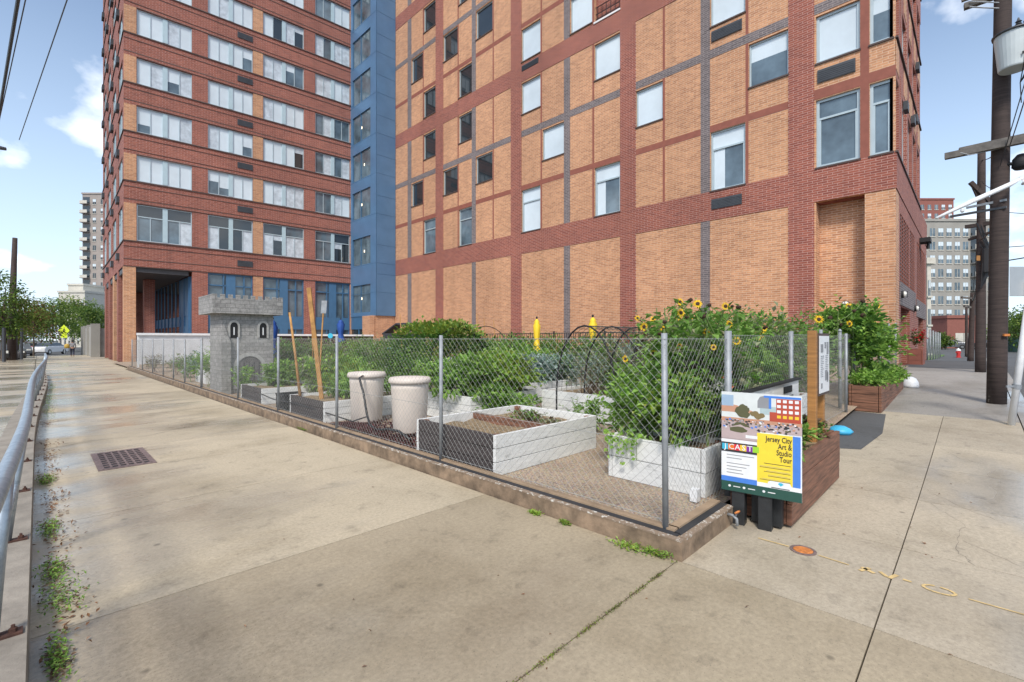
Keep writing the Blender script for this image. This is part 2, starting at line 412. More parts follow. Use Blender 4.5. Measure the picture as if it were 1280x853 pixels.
structure(slabs('pavement',rects,'concl'),'square concrete slabs beside the wooden planters')
rects=[(a,b,-.5,1.74) for a,b in zip([10.35,12.3,14.3,16.4,18.4],[12.3,14.3,16.4,18.4,20.2])]
structure(slabs('grey_sidewalk',rects,'concg'),'grey sidewalk at the building corner')
structure(slabs('asphalt_path',[(20.2,34,-.5,1.74),(34,52,-.5,1.9)],'asph',dz=.002),'asphalt footpath continuing past the building')
rects=[(-2.2,-.34 if b<8 else -.1,a,b) for a,b in zip(range(-2,74,2),range(0,76,2))]
structure(slabs('lower_sidewalk',rects,'conc'),'concrete strip on the street side of the railing')
# street kerbs
mb=MB()
X=[4+i*2 for i in range(26)]
for a,b in zip(X,X[1:]):
    mb.hexa([(a,-.68,g(a,0)-.16),(b,-.68,g(b,0)-.16),(b,-.51,g(b,0)-.16),(a,-.51,g(a,0)-.16),(a,-.68,g(a,0)+.005),(b,-.68,g(b,0)+.005),(b,-.51,g(b,0)+.005),(a,-.51,g(a,0)+.005)])
for y in range(-2,72,2):
    mb.hexa([(-2.38,y,g(0,y)-.16),(-2.22,y,g(0,y)-.16),(-2.22,y+2,g(0,y+2)-.16),(-2.38,y+2,g(0,y+2)-.16),(-2.38,y,g(0,y)+.005),(-2.22,y,g(0,y)+.005),(-2.22,y+2,g(0,y+2)+.005),(-2.38,y+2,g(0,y+2)+.005)])
structure(mb.build('street_kerb','concg'))
# garden soil/gravel
structure(sheet('garden_ground',axis([(3.02,19.3,26)]),axis([(1.45,35.5,40)]),.09,'gravel'),'tan gravel inside the garden fence')
mb=MB(); 
structure(sheet('grass_strip',axis([(36,60,8)]),axis([(1.9,9,4)]),-.05,'gB'),'patch of grass beyond the fence')
# raised kerb round the garden: face, chipped paint lip, black strip, tan timber
kx=lambda y: 2.90+.0045*max(0,y-1.3)
def kerbrun(u0,u1,o0,o1,z0,z1,ax,n,m,mb):
    for i in range(n):
        a=u0+(u1-u0)*i/n; b=u0+(u1-u0)*(i+1)/n
        P=[]
        for z in (z0,z1):
            for (u,o) in ((a,o0),(b,o0),(b,o1),(a,o1)):
                if ax=='y': x_,y_=kx(u)+o,u
                else: x_,y_=u,1.33+o
                P.append((x_,y_,g(x_,y_)+z))
        mb.hexa(P,m)
mb=MB(); Y0,Y1=1.33,29
kerbrun(Y0,Y1,0,.075,-.14,.128,'y',28,0,mb)
kerbrun(Y0+.003,Y1,-.003,.046,.124,.134,'y',28,1,mb)
kerbrun(Y0+.06,Y1,.046,.1,.1,.137,'y',28,2,mb)
kerbrun(Y0+.1,Y1,.1,.165,-.1,.15,'y',28,3,mb)
kerbrun(2.975,3.8,0,.075,-.14,.128,'x',2,0,mb)
kerbrun(2.96,3.8,-.003,.046,.124,.134,'x',2,1,mb)
kerbrun(2.99,3.8,.046,.1,.1,.137,'x',2,2,mb)
kerbrun(3.05,3.8,.1,.165,-.1,.15,'x',2,3,mb)
structure(mb.build('garden_kerb',['kerb','chip','black','tan']),'low concrete kerb with flaking white paint and a timber edge')
# dark mat beside the far wooden planter
mb=MB(); pts=[(7.2,1.0),(8.4,.92),(10.0,1.05),(10.05,1.5),(8.0,1.5),(7.0,1.42)]
mb.prism(pts,lambda u,v,d:(u,v,g(u,v)+d),0.0,.008)
structure(mb.build('asphalt_patch','asph'),'dark asphalt patch between the wooden planters')
# railing kerb
mb=MB()
ro=lambda y:-.035-.012*max(0,5-y)**1.6
rx=lambda y:-.02+.0*y+.26*ss((y-8)/14)
for i in range(30):
    a=-1+i*.9; b=a+.9
    xa,xb=rx(a),rx(b)
    mb.hexa([(xa-.32,a,-.15),(xa,a,-.15),(xb,b,-.15),(xb-.32,b,-.15),(xa-.32,a,.15),(xa-.012,a,.15),(xb-.012,b,.15),(xb-.32,b,.15)])
structure(mb.build('railing_kerb',mat('worn_kerb_concrete',(.25,.225,.19),.85,var=.25,scale=5,bmp=.5,bscale=35)),'worn concrete kerb carrying the steel railing')
# railing
rail=thing('railing',(0,3,.15),'galvanised steel tube railing on the concrete kerb at the left','railing')
top=[]; 
ys_=[-.6+i*.7 for i in range(38)]
for y in ys_: top.append((rx(y)+ro(y),y,.865))
top.append((rx(ys_[-1])-.035,ys_[-1]+.22,.80)); top.append((rx(ys_[-1])-.035,ys_[-1]+.3,.62))
mb=MB(); mb.tube(top,.031,12); mb.build('top_rail','rail',rail,smooth=True)
mb=MB(); mb.tube([(p[0]-.035,p[1],.50) for p in top[:-1]],.014,8); mb.build('middle_rail','rail',rail,smooth=True)
for i in range(20):
    y=.25+i*1.36
    if y>25: break
    x=rx(y)-.10
    mb=MB(); mb.tube([(x-.02,y,.16),(x-.02+(ro(y)+.12)*.45,y,.5),(rx(y)+ro(y),y,.855)],.026,10); p=mb.build('post','rail',rail,smooth=True)
    mb=MB(); mb.box(x-.07,x+.075,y-.03,y+.03,.15,.16); mb.lathe((x+.045,y,.16),[(.014,0),(.014,.016),(.007,.017),(.007,.03)],6); mb.build('base_plate','rust',p)
# drain grate
gr=thing('drain_grate',(.72,7.25,0),'rusty square-holed drain grate set in the walkway','grate')
mb=MB()
for i in range(7): mb.box(.5+.07*i-.003,.5+.07*i+.016,6.76,7.74,-.02,.011)
for j in range(9): mb.box(.5,.93,6.76+.12*j,6.76+.12*j+.035,-.021,.010)
mb.build('grid','iron',gr)
mb=MB(); mb.box(.46,.5,6.72,7.78,-.05,.008); mb.box(.93,.97,6.72,7.78,-.05,.008); mb.box(.5,.93,6.72,6.76,-.05,.008); mb.box(.5,.93,7.74,7.78,-.05,.008)
mb.build('rim','iron',gr)
mb=MB(); mb.box(.5,.93,6.76,7.74,.0012,.0032); mb.build('pit_shade','black2',gr)  # flat black sheet on the slab, painting the shade below the bars
# valve cap + utility paint
vc=thing('valve_cover',(3.63,.82,0),'round rusty orange valve cover in the sidewalk','valve cover')
mb=MB(); mb.lathe((3.63,.82,0),[(.078,0),(.078,.007),(.062,.007),(.06,.003)],24); mb.build('rim','iron',vc,smooth=False)
mb=MB(); mb.lathe((3.63,.82,.003),[(.058,0),(.058,.004),(.05,.0065)],24); mb.build('cap','orust',vc)
mb=MB()
def strip(p,q,w):
    p=Vector((*p,0));q=Vector((*q,0)); d=(q-p).normalized(); n=Vector((-d.y,d.x,0))*w
    z=.004
    mb.quadf([p-n+Vector((0,0,z)),q-n+Vector((0,0,z)),q+n+Vector((0,0,z)),p+n+Vector((0,0,z))])
strip((3.63,1.10),(3.63,.905),.007); strip((3.62,.73),(3.60,.56),.006); strip((3.59,.02),(3.585,-.45),.006)
for a,b,w in [((3.62,.50),(3.58,.43),.012),((3.56,.50),(3.64,.46),.012),((3.63,.41),(3.58,.37),.011),((3.57,.36),(3.65,.33),.012),((3.61,.30),(3.605,.26),.01)]: strip(a,b,w)
for k in range(10):
    t0=k*.6+.3;t1=t0+.55
    strip((3.6+.045*math.cos(t0),.14+.07*math.sin(t0)),(3.6+.045*math.cos(t1),.14+.07*math.sin(t1)),.008)
structure(mb.build('paint_marks','ypaint'),'faded yellow utility paint marks on the sidewalk')
mb=MB()
def crack(pts,w=.0011):
    P_=[]
    for (a,b) in zip(pts,pts[1:]):
        n=8
        for i in range(n):
            k=i/n; P_.append((a[0]+(b[0]-a[0])*k+rnd.uniform(-.014,.014),a[1]+(b[1]-a[1])*k+rnd.uniform(-.014,.014)))
    P_.append(pts[-1])
    for a,b in zip(P_,P_[1:]):
        d=Vector((b[0]-a[0],b[1]-a[1],0)); 
        if d.length<1e-4: continue
        n=Vector((-d.y,d.x,0)).normalized()*w*rnd.uniform(.6,1.6); A=Vector((*a,g(*a)+.0025)); B=Vector((*b,g(*b)+.0025))
        mb.quadf([A-n,B-n,B+n,A+n])
crack([(5.46,.95),(5.9,.6),(6.1,.36)]); crack([(5.9,.35),(5.5,.1),(5.2,-.2)]); crack([(5.45,.3),(5.0,.05),(4.4,.1),(4.16,.0)]); crack([(4.6,.06),(4.3,-.25)]); crack([(7.9,.3),(7.4,.1),(7.2,-.3)])
crack([(.6,11.9),(1.6,11.2),(2.8,11.5)],.004); crack([(.1,8.9),(1.2,8.7),(1.9,9.3)],.003)
structure(mb.build('pavement_cracks',mat('crack_dark',(.18,.155,.125),.9)),'fine cracks in the concrete slabs')
# ------------------------------------------------------------------ facades
class Wall:
    def __init__(s,p0,p1,side=1):
        s.p=Vector((p0[0],p0[1],0)); d=Vector((p1[0]-p0[0],p1[1]-p0[1],0)); s.L=d.length; s.u=d/s.L
        s.n=Vector((s.u.y,-s.u.x,0))*side
    def P(s,a,z,o=0): 
        q=s.p+s.u*a+s.n*o; return (q.x,q.y,z)
    def box(s,mb,a0,a1,z0,z1,o0,o1,m=0):
        mb.hexa([s.P(a0,z0,o0),s.P(a1,z0,o0),s.P(a1,z0,o1),s.P(a0,z0,o1),s.P(a0,z1,o0),s.P(a1,z1,o0),s.P(a1,z1,o1),s.P(a0,z1,o1)],m)
    def skin(s,mb,a0,a1,z0,z1,holes,depth=.16,o=0,m=0,mr=0):
        A=sorted({a0,a1}|{v for h in holes for v in h[:2]}); Z=sorted({z0,z1}|{v for h in holes for v in h[2:4]})
        for i in range(len(A)-1):
            for j in range(len(Z)-1):
                ca=(A[i]+A[i+1])/2; cz=(Z[j]+Z[j+1])/2
                if any(h[0]<ca<h[1] and h[2]<cz<h[3] for h in holes): continue
                mb.quadf([s.P(A[i],Z[j],o),s.P(A[i+1],Z[j],o),s.P(A[i+1],Z[j+1],o),s.P(A[i],Z[j+1],o)],m)
        for h in holes:
            b0,b1,y0,y1=h[:4]
            for (p,q) in (((b0,y0),(b1,y0)),((b1,y0),(b1,y1)),((b1,y1),(b0,y1)),((b0,y1),(b0,y0))):
                mb.quadf([s.P(*p,o),s.P(*q,o),s.P(*q,o-depth),s.P(*p,o-depth)],mr)
def window(w,parent,a0,a1,z0,z1,style,rec=.12,fr='alu',fw=.07,name='window'):
    """one window: frame mesh (part) with pane (sub-part)"""
    mb=MB(); o0,o1=-rec-.06,-rec+.02
    w.box(mb,a0,a1,z0,z0+fw,o0,o1); w.box(mb,a0,a1,z1-fw,z1,o0,o1)
    w.box(mb,a0,a0+fw,z0+fw,z1-fw,o0,o1); w.box(mb,a1-fw,a1,z0+fw,z1-fw,o0,o1)
    pn=MB(); gl=-rec-.03
    W=a1-a0; Hh=z1-z0
    def pane(b0,b1,y0,y1,m): pn.quadf([w.P(b0,y0,gl),w.P(b1,y0,gl),w.P(b1,y1,gl),w.P(b0,y1,gl)],m)
    k=rnd.random()
    A0,A1,Z0,Z1=a0+fw,a1-fw,z0+fw,z1-fw
    if style=='pair' or style=='pairT':       # tower: aqua mullion panel, sliders either side
        c=(a0+a1)/2; mw=.13
        w.box(mb,c-mw,c+mw,Z0,Z1,o0,o1+.02,1)
        for (b0,b1) in ((A0,c-mw),(c+mw,A1)):
            mid=(b0+b1)/2; zt=Z1
            if style=='pairT':
                zt=Z0+(Z1-Z0)*.68; w.box(mb,b0,b1,zt-.03,zt+.03,o0,o1); pane(b0,b1,zt,Z1,0 if rnd.random()<.8 else 1)
            w.box(mb,mid-.022,mid+.022,Z0,zt,o0,o1-.01)
            for (q0,q1) in ((b0,mid),(mid,b1)):
                r_=rnd.random()
                if style=='pairT': t=[0,0,1,1,3][int(r_*5)]
                else: t=w.tone(r_)
                if t==2 and rnd.random()<.12:
                    zz=Z0+(zt-Z0)*rnd.uniform(.2,.7); pane(q0,q1,Z0,zz,1); pane(q0,q1,zz,zt,2)
                elif t==0 and rnd.random()<.6:
                    zz=Z0+(zt-Z0)*rnd.uniform(.6,.85); pane(q0,q1,Z0,zz,0); pane(q0,q1,zz,zt,3)
                else: pane(q0,q1,Z0,zt,t)
    else:
        if style in('T','Td'):
            zt=Z0+Hh*.68; w.box(mb,A0,A1,zt-.035,zt+.035,o0,o1)
            w.box(mb,A0,A0+.05,Z0,zt,o0,o1-.01); w.box(mb,A1-.05,A1,Z0,zt,o0,o1-.01)
            pane(A0,A1,zt,Z1,1 if style=='Td' else 2)
            if style=='T':
                if k<.35: pane(A0,A0+W*.35,Z0,zt,2); pane(A0+W*.35,A1,Z0,zt,1)
                else: pane(A0,A1,Z0,zt,2)
            else: pane(A0,A1,Z0,zt,1)
        elif style=='dark': pane(A0,A1,Z0,Z1,0)
        elif style=='half':
            zz=Z0+Hh*.55; pane(A0,A1,Z0,zz,1); pane(A0,A1,zz,Z1,2)
        else: pane(A0,A1,Z0,Z1,2)
    f=mb.build(name,[fr,'mull'],parent)
    pn.build('pane',['gd','gm','blind','blind2'],f)
    return f
SILL=[7.52,11.22,14.27,17.27,20.32,23.37,26.42,29.47]
TOPZ=32.7
# ---------------- main brick building (plane X=19.47 facing the garden)
mainb=thing('brick_building',(19.47,1.79,.4),'large yellow and red brick apartment building behind the garden, filling the middle and right','building')
MW=Wall((19.47,33.0),(19.47,1.79),side=-1)
MW.n=Vector((-1,0,0)); MW.tone=lambda r:2
S=lambda y:33.0-y            # plan Y -> distance along wall
cA=[(18.44,17.01),(25.8,24.25),(11.14,9.81)]
wins=[]  # (yhi,ylo,floor,style)
cols={'1C':(29.65,28.2),'1D':(28.13,26.66),'2A':(25.8,24.25),'2B':(24.13,22.8),'2C':(22.41,20.88),'2D':(20.74,19.29),
 '3A':(18.44,17.01),'3B':(16.86,15.36),'3C':(14.94,13.58),'3D':(13.44,11.97),'4A':(11.14,9.81),'4B':(9.72,8.12),'4C':(7.72,6.37),'4D':(6.24,4.87),'5A':(4.0,2.73),'5B':(2.47,1.86)}
plan={0:['1D','2B','3A','3D','4C','5A','5B'],1:['1C','2A','2C','3B','4A','4D','5A','5B'],2:['1D','2B','3A','3D','4C','5A','5B'],
      3:['1D','2B','3A','3C','4C','5A','5B'],4:['1C','2A','2C','3B','4A','4D','5A','5B'],5:['1D','2B','3A','3D','4C','5A','5B'],
      6:['1D','2B','3A','3D','4C','5A','5B'],7:['1C','2A','2C','3B','4A','4D','5A','5B']}
HT=[2.40,1.68,1.78,1.85,1.80,1.78,1.85,1.8]
holes=[]
for fl,cs in plan.items():
    for c in cs:
        a,b=cols[c]; z0=SILL[fl]; z1=z0+HT[fl]
        holes.append((S(a),S(b),z0,z1,c,fl))
logg=(S(13.44),S(11.97),17.15,19.25)
rec=(S(4.0),S(2.6),2.35,6.3)
allh=holes+[logg,rec]
mb=MB()
MW.skin(mb,0,S(1.79),-.3,TOPZ,[h for h in allh],depth=.17)
mb.build('garden_wall','yb',mainb)
# recess back at the ground floor corner + loggia back
mb=MB(); MW.box(mb,rec[0]-.01,rec[1]+.01,2.35,6.31,-.75,-.6); MW.box(mb,rec[0],rec[1],2.2,2.345,-.75,0.0)
MW.box(mb,rec[0]-.02,rec[0]-.001,2.35,6.3,-.6,-.165);MW.box(mb,rec[1]+.001,rec[1]+.02,2.35,6.3,-.6,-.165)
mb.build('corner_recess','yb2',mainb)
mb=MB(); MW.box(mb,logg[0]-.02,logg[0],17.15,19.25,-1.3,-.172); MW.box(mb,logg[1],logg[1]+.02,17.15,19.25,-1.3,-.172); MW.box(mb,logg[0],logg[1],17.15,19.25,-1.4,-1.3)
MW.box(mb,logg[0],logg[1],19.25,19.3,-1.3,-.172);MW.box(mb,logg[0],logg[1],17.1,17.15,-1.3,-.172)
lg=mb.build('loggia','rb',mainb)
mb=MB(); MW.box(mb,logg[0]-.02,logg[1]+.02,17.08,17.16,-.1,.06); mb.build('loggia_sill','whitep',lg)
mb=MB()
for z in (17.35,17.6,17.95): MW.box(mb,logg[0],logg[1],z,z+.03,-.14,-.11)
for i in range(6): a=logg[0]+.1+i*.25; MW.box(mb,a,a+.02,17.16,17.95,-.139,-.112)
mb.build('loggia_railing','black2',lg)
# red piers, grey piers, thin lines, horizontal bands
mb=MB()
def cut_box(mb,a0,a1,z0,z1,o,m):
    MW.box(mb,a0,a1,z0,z1,-.01,o,m)
for (a,b) in ((26.66,25.8),(19.29,18.44),(11.97,11.14),(4.87,4.05)): MW.box(mb,S(a),S(b),-.3,TOPZ,-.01,.024)
mb.build('red_pier','rb',mainb)
mb=MB()
for (z0,z1) in ((6.31,7.50),(16.14,17.14),(25.25,26.3)): MW.box(mb,0,S(1.79),z0,z1,-.01,.02)
MW.box(mb,0,S(1.79),TOPZ-.9,TOPZ+.5,-.01,.022)
mb.build('red_band','rb',mainb)
mb=MB()
for (a,b) in ((30.17,29.68),(22.80,22.42),(15.36,14.96),(8.12,7.74)): MW.box(mb,S(a),S(b),.3,6.31,-.01,.015); MW.box(mb,S(a),S(b),7.5,16.14,-.01,.015); MW.box(mb,S(a),S(b),17.14,25.25,-.01,.015); MW.box(mb,S(a),S(b),26.3,TOPZ-.9,-.01,.015)
for (z0,z1) in ((12.98,13.33),(22.17,22.5),(31.3,31.6)): MW.box(mb,0,S(4.05),z0,z1,-.01,.012)
MW.box(mb,S(4.05),S(1.79),12.98,13.33,-.01,.012)
mb.build('grey_brick_band','gb',mainb)
mb=MB()
for y in (28.16,24.19,20.81,16.94,13.51,9.765,6.305):
    for (z0,z1) in ((7.5,16.14),(17.14,25.25),(26.3,31.8)): MW.box(mb,S(y+.05),S(y-.05),z0,z1,-.01,.009)
for (z0,z1) in ((9.93,10.2),(19.2,19.46),(28.3,28.56)): MW.box(mb,0,S(4.05),z0,z1,-.01,.008); MW.box(mb,S(4.05),S(1.79),z0+.02,z1+.1,-.01,.008)
MW.box(mb,S(2.72),S(2.48),7.5,TOPZ-.9,-.01,.01)
mb.build('brown_trim','brown',mainb)
# caulked pale movement joints
for h in holes:
    a0,a1,z0,z1,c,fl=h
    left=c in('1C','1D','2A','2B','2C')
    if left: st='Td' if fl==0 else 'dark'
    elif c=='5A': st='Td' if fl==0 else 'plain'
    elif c=='5B': st='Td' if fl==0 else 'half'
    elif fl==0: st='T'
    else: st='half' if c=='4D' else 'plain'
    f_=window(MW,mainb,a0,a1,z0,z1,st,rec=.10,fw=.06 if not c.startswith('5') else .09)
    mb=MB(); MW.box(mb,a0-.03,a1+.03,z0-.06,z0,-.12,.045); mb.build('sill','ledge',f_)
for (c,z0,z1) in (('4C',6.74,7.15),('4C',13.62,14.04),('3A',16.72,17.02),('5A',10.5,10.95),('5A',13.55,13.98),('3A',25.8,26.15)):
    a,b=cols[c]; mb=MB(); MW.box(mb,S(a)+.05,S(b)-.12,z0,z1,.0,.045)
    for k in range(6): MW.box(mb,S(a)+.08,S(b)-.15,z0+.03+k*(z1-z0-.06)/6,z0+.05+k*(z1-z0-.06)/6,.045,.055)
    mb.build('air_vent','vent',mainb)
# corner column at ground floor is flush yellow brick; soffit lamp
def wall_lamp(w,a,z,o,parent,r=.13):
    p=w.P(a,z,o); n=w.n
    mb=MB(); mb.tube([Vector(p),Vector(p)+n*.07],[r,r*.95],16); l=mb.build('wall_lamp','black2',parent)
    mb=MB(); mb.tube([Vector(p)+n*.07,Vector(p)+n*.12,Vector(p)+n*.15],[r*.85,r*.7,r*.35],16)
    mb.build('lens','lens',l,smooth=True)
    mb=MB(); q=Vector(p)+n*.155; mb.obox(q,w.u*r*.85,n*.008,Vector((0,0,.008))); mb.obox(q,w.u*.008,n*.009,Vector((0,0,r*.85))); mb.build('guard','black2',l)
wall_lamp(MW,S(3.22),2.66,-.6,mainb,.125)
# right face along the side street
RW=Wall((19.47,1.79),(33.2,1.79)); RW.tone=lambda r:0
RW.n=Vector((0,-1,0))
rh=[]
for fl in range(8):
    z0=SILL[fl]; z1=z0+HT[fl]
    rh.append((.06,.85,z0,z1))
    for a in (1.9,3.9,5.9,7.9): rh.append((a,a+1.25,z0,z1))
lou=[(1.2,4.4,3.4,5.75),(4.7,6.7,3.4,5.75),(7.8,12.6,3.2,5.75)]
dr=[(1.4,4.6,-.1,2.55),(8.6,11.4,-.1,2.4)]
mb=MB(); RW.skin(mb,0,9.55,6.3,TOPZ,rh); mb.build('street_wall','rb',mainb)
for fl in range(7):
    for a in (.0,2.4,4.4,6.4,8.3):
        z0=SILL[fl]+HT[fl]+.25; z1=SILL[fl+1]-.12
        if z1-z0>.3:
            mb=MB(); RW.box(mb,a,a+(1.15 if a else .85),z0,z1,-.01,.012); mb.build('yellow_spandrel','yb',mainb)
    mb=MB(); RW.box(mb,-.03,9.55,SILL[fl]-.06,SILL[fl],-.01,.06); mb.build('string_course','ledge',mainb)
mb=MB(); RW.skin(mb,.0,.85,-.3,6.3,[]); mb.build('corner_column','yb2',mainb)
mb=MB(); RW.skin(mb,.85,13.73,-.3,6.3,lou+dr,depth=.6); 
q=MW
mb.build('street_base','rb',mainb)
mb=MB(); RW.box(mb,0,13.73,6.31,7.48,-.01,.022); 
for (z0,z1) in ((16.14,17.14),(25.25,26.3),(TOPZ-.9,TOPZ+.5)): RW.box(mb,0,9.55,z0,z1,-.01,.022)
for fl in range(8):
    for a in (1.2,3.2,5.2,7.2): 
        RW.box(mb,a,a+.4,SILL[fl],SILL[fl]+2.9 if SILL[fl]+2.9<TOPZ else TOPZ,-.01,.018)
mb.build('street_red_band','rb',mainb)
for (a0,a1,z0,z1) in rh: window(RW,mainb,a0,a1,z0,z1,'dark',rec=.1)
for i,(a0,a1,z0,z1) in enumerate(lou):
    mb=MB(); n=int((z1-z0)/.13)
    for k in range(n): RW.box(mb,a0,a1,z0+k*.13,z0+k*.13+.05,-.09,-.01)
    for j in range(int((a1-a0)/.55)+1): RW.box(mb,a0+j*.55,a0+j*.55+.12,z0,z1,-.13,-.001,1)
    RW.box(mb,a0,a1,z0,z1,-.62,-.5,2)
    mb.build('louvre_screen',['ledge','brown','dark'],mainb)
mb=MB(); RW.box(mb,1.0,6.9,2.6,3.38,-.01,.03); RW.box(mb,7.5,12.9,2.42,3.18,-.01,.03); mb.build('grey_spandrel','gb',mainb)
for (a0,a1,z0,z1) in dr:
    mb=MB(); RW.box(mb,a0,a1,.3,z1,-.7,-.55); 
    for k in range(3): RW.box(mb,a0+.1+k*(a1-a0)/3,a0+(k+.9)*(a1-a0)/3,.5,z1-.15,-.552,-.54,1)
    mb.build('entrance_door',['vent','gd'],mainb)
for (a,z) in ((2.2,9.6),(4.9,10.0),(7.0,13.0),(3.2,16.2),(6.2,10.5)):
    mb=MB(); RW.box(mb,a,a+.5,z,z+.3,0,.13); mb.build('air_vent','vent',mainb)
wall_lamp(RW,1.25,2.95,.03,mainb); wall_lamp(RW,6.2,2.7,.03,mainb)
mb=MB(); mb.box(28.6,29.4,1.40,1.78,5.9,6.1); mb.tube([(28.9,1.5,5.9),(28.9,1.5,5.6)],.06,8); mb.build('security_camera','black2',mainb)
# body (roof and other faces)
mb=MB(); mb.box(19.70,29.0,1.99,33.0,6.3,TOPZ-.01); mb.box(20.3,33.15,2.45,33.0,-.4,6.29); mb.box(19.5,29.05,1.8,33.0,TOPZ-.01,TOPZ+.2)
mb.box(29.0,33.19,1.8,33.0,6.31,7.3)
mb.build('building_core','rb',mainb)
# ---------------- tower
tower=thing('brick_tower',(3.7,37.0,0),'tall red brick apartment tower with rows of paired windows at the left','building')
TW=Wall((3.7,37.0),(17.9,35.9)); TW.n=Vector((-.077,-1,0)).normalized()
pairs=[(.62,3.47),(4.36,7.06),(7.73,10.53),(11.36,14.08)]
th=[]
for fl in range(8):
    for i,(a,b) in enumerate(pairs):
        th.append((a,b,SILL[fl]+.02,SILL[fl]+(2.28 if fl==0 else 1.62),i,fl))
gf=[(.58,3.47,-.2,5.92)]+[(a,b,.1,5.92) for a,b in pairs[1:]]
mb=MB(); TW.skin(mb,0,TW.L,-.2,TOPZ,[h[:4] for h in th]+gf,depth=.17); mb.build('front_wall','rb',tower)
for fl in range(8):
    z0=SILL[fl]; z1=z0+(2.30 if fl==0 else 1.64)
    for (a,b) in ((-.004,.6),(7.08,7.71),(14.1,TW.L+.004)):
        mb=MB(); TW.box(mb,a,b,z0,z1,-.02,.006); mb.build('yellow_pier','yb',tower)
for (a,b) in ((-.004,.58),(7.08,7.71),(14.1,TW.L)):
    mb=MB(); TW.box(mb,a,b,-.2,5.92,-.6 if a<0 else -.1,.008); mb.build('yellow_pier','yb',tower)
for h in th:
    a,b,z0,z1,i,fl=h
    TW.tone=(lambda r:[2,2,3,2,2][int(r*5)]) if i<2 else ((lambda r:[1,2,0,3,2][int(r*5)]) if i==2 else (lambda r:[1,3,1,2,3][int(r*5)]))
    window(TW,tower,a,b,z0,z1,'pairT' if fl==0 else 'pair',rec=.09,fw=.055)
mb=MB()
for z in SILL: TW.box(mb,-.03,TW.L,z-.07,z,-.02,.05); TW.box(mb,-.02,TW.L,z-.40,z-.36,-.02,.018)
for fl in range(8):
    z1=SILL[fl]+(2.30 if fl==0 else 1.64); TW.box(mb,-.02,TW.L,z1+.22,z1+.26,-.02,.016); TW.box(mb,.6,TW.L,z1,z1+.04,-.02,.03)
TW.box(mb,-.02,TW.L,5.89,5.94,-.1,.03); TW.box(mb,-.02,TW.L,6.35,6.39,-.02,.018)
mb.build('string_course',[MAT['ledge']],tower)
for fl in range(8):
    z=SILL[fl]-(.9 if fl else 1.0)
    mb=MB(); TW.box(mb,6.1,7.05,z,z+.4,0,.04); 
    for k in range(5): TW.box(mb,6.15,7.0,z+.05+k*.07,z+.07+k*.07,.04,.05)
    mb.build('air_vent','vent',tower)
# storefront, blue frames
for i,(a,b) in enumerate(pairs[1:]):
    mb=MB(); o0,o1=-.22,-.1; c=(a+b)/2
    TW.box(mb,a,b,2.15,3.12,o0,o1+.02); TW.box(mb,a,b,5.8,5.92,o0,o1); TW.box(mb,a,b,.1,.35,o0,o1)
    TW.box(mb,c-.28,c+.28,.35,5.8,o0,o1+.03)
    for x in (a,b-.08,(a+c)/2+.2,(b+c)/2+.1): TW.box(mb,x,x+.08,.35,5.8,o0,o1)
    TW.box(mb,a,b,5.05,5.13,o0,o1)
    f=mb.build('blue_storefront_frame','blued',tower)
    pn=MB(); TW.box(pn,a,b,.1,5.9,-.26,-.2); pn.build('pane',['gm'],f)
# passage under the tower
LW=Wall((3.7,37.0),(4.0,54.0)); LW.n=Vector((-1,.0176,0)).normalized(); LW.tone=lambda r:0
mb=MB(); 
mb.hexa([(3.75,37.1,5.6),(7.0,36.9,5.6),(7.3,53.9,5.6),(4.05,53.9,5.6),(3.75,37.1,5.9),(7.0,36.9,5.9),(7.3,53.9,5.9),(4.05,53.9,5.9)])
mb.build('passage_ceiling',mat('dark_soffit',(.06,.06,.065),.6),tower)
mb=MB(); 
mb.box(7.15,7.25,37.1,53.9,0,5.6,0)
for k in range(12): y=37.4+k*1.4; mb.box(7.08,7.15,y,y+.1,0,5.6,0); mb.box(7.12,7.149,y+.1,y+1.4,3.0,5.55,1 if k>1 else 0); mb.box(7.12,7.149,y+.1,y+1.4,.3,2.3,1 if k>1 else 0)
mb.build('passage_glazing',['blued','gd'],tower)
mb=MB(); mb.box(4.7,7.05,53.3,53.6,-.4,5.59); mb.build('passage_wall','rb',tower); mb=MB(); mb.box(5.2,5.8,41,41.6,-.3,5.59); mb.build('column','rb',tower)
cc=['rb','yb','rb','rb']
for k,y in enumerate((40.4,43.6,47.2,51.0)):
    x=3.7+.3*(y-37)/17
    mb=MB(); mb.box(x,x+.62,y,y+.8,-.4,5.95); mb.build('column',cc[k],tower)
mb=MB(); mb.box(3.72,4.27,37.05,37.75,-.4,5.92); mb.build('column','yb',tower)
# left face
lh=[]
for fl in range(8):
    for k in range(4):
        a=.7+k*4.2; lh.append((a,a+3.0,SILL[fl]+.02,SILL[fl]+(2.28 if fl==0 else 1.62),fl))
mb=MB(); LW.skin(mb,0,17,5.94,TOPZ,[h[:4] for h in lh],depth=.17); mb.build('side_wall','rb',tower)
for (a,b,z0,z1,fl) in lh: window(LW,tower,a,b,z0,z1,'pairT' if fl==0 else 'pair',rec=.09,fw=.055)
mb=MB()
for z in SILL: LW.box(mb,-.03,17,z-.07,z,-.02,.05)
mb.build('string_course','ledge',tower)
for fl in range(8):
    for k in range(4):
        mb=MB(); a=2.6+k*4.2; z=SILL[fl]-.9; LW.box(mb,a,a+.8,z,z+.4,0,.16); mb.build('air_vent','vent',tower)
mb=MB(); mb.hexa([(3.93,37.25,5.93),(17.8,36.2,5.93),(18.2,54,5.93),(4.3,54,5.93),(3.93,37.25,TOPZ+.4),(17.8,36.2,TOPZ+.4),(18.2,54,TOPZ+.4),(4.3,54,TOPZ+.4)])
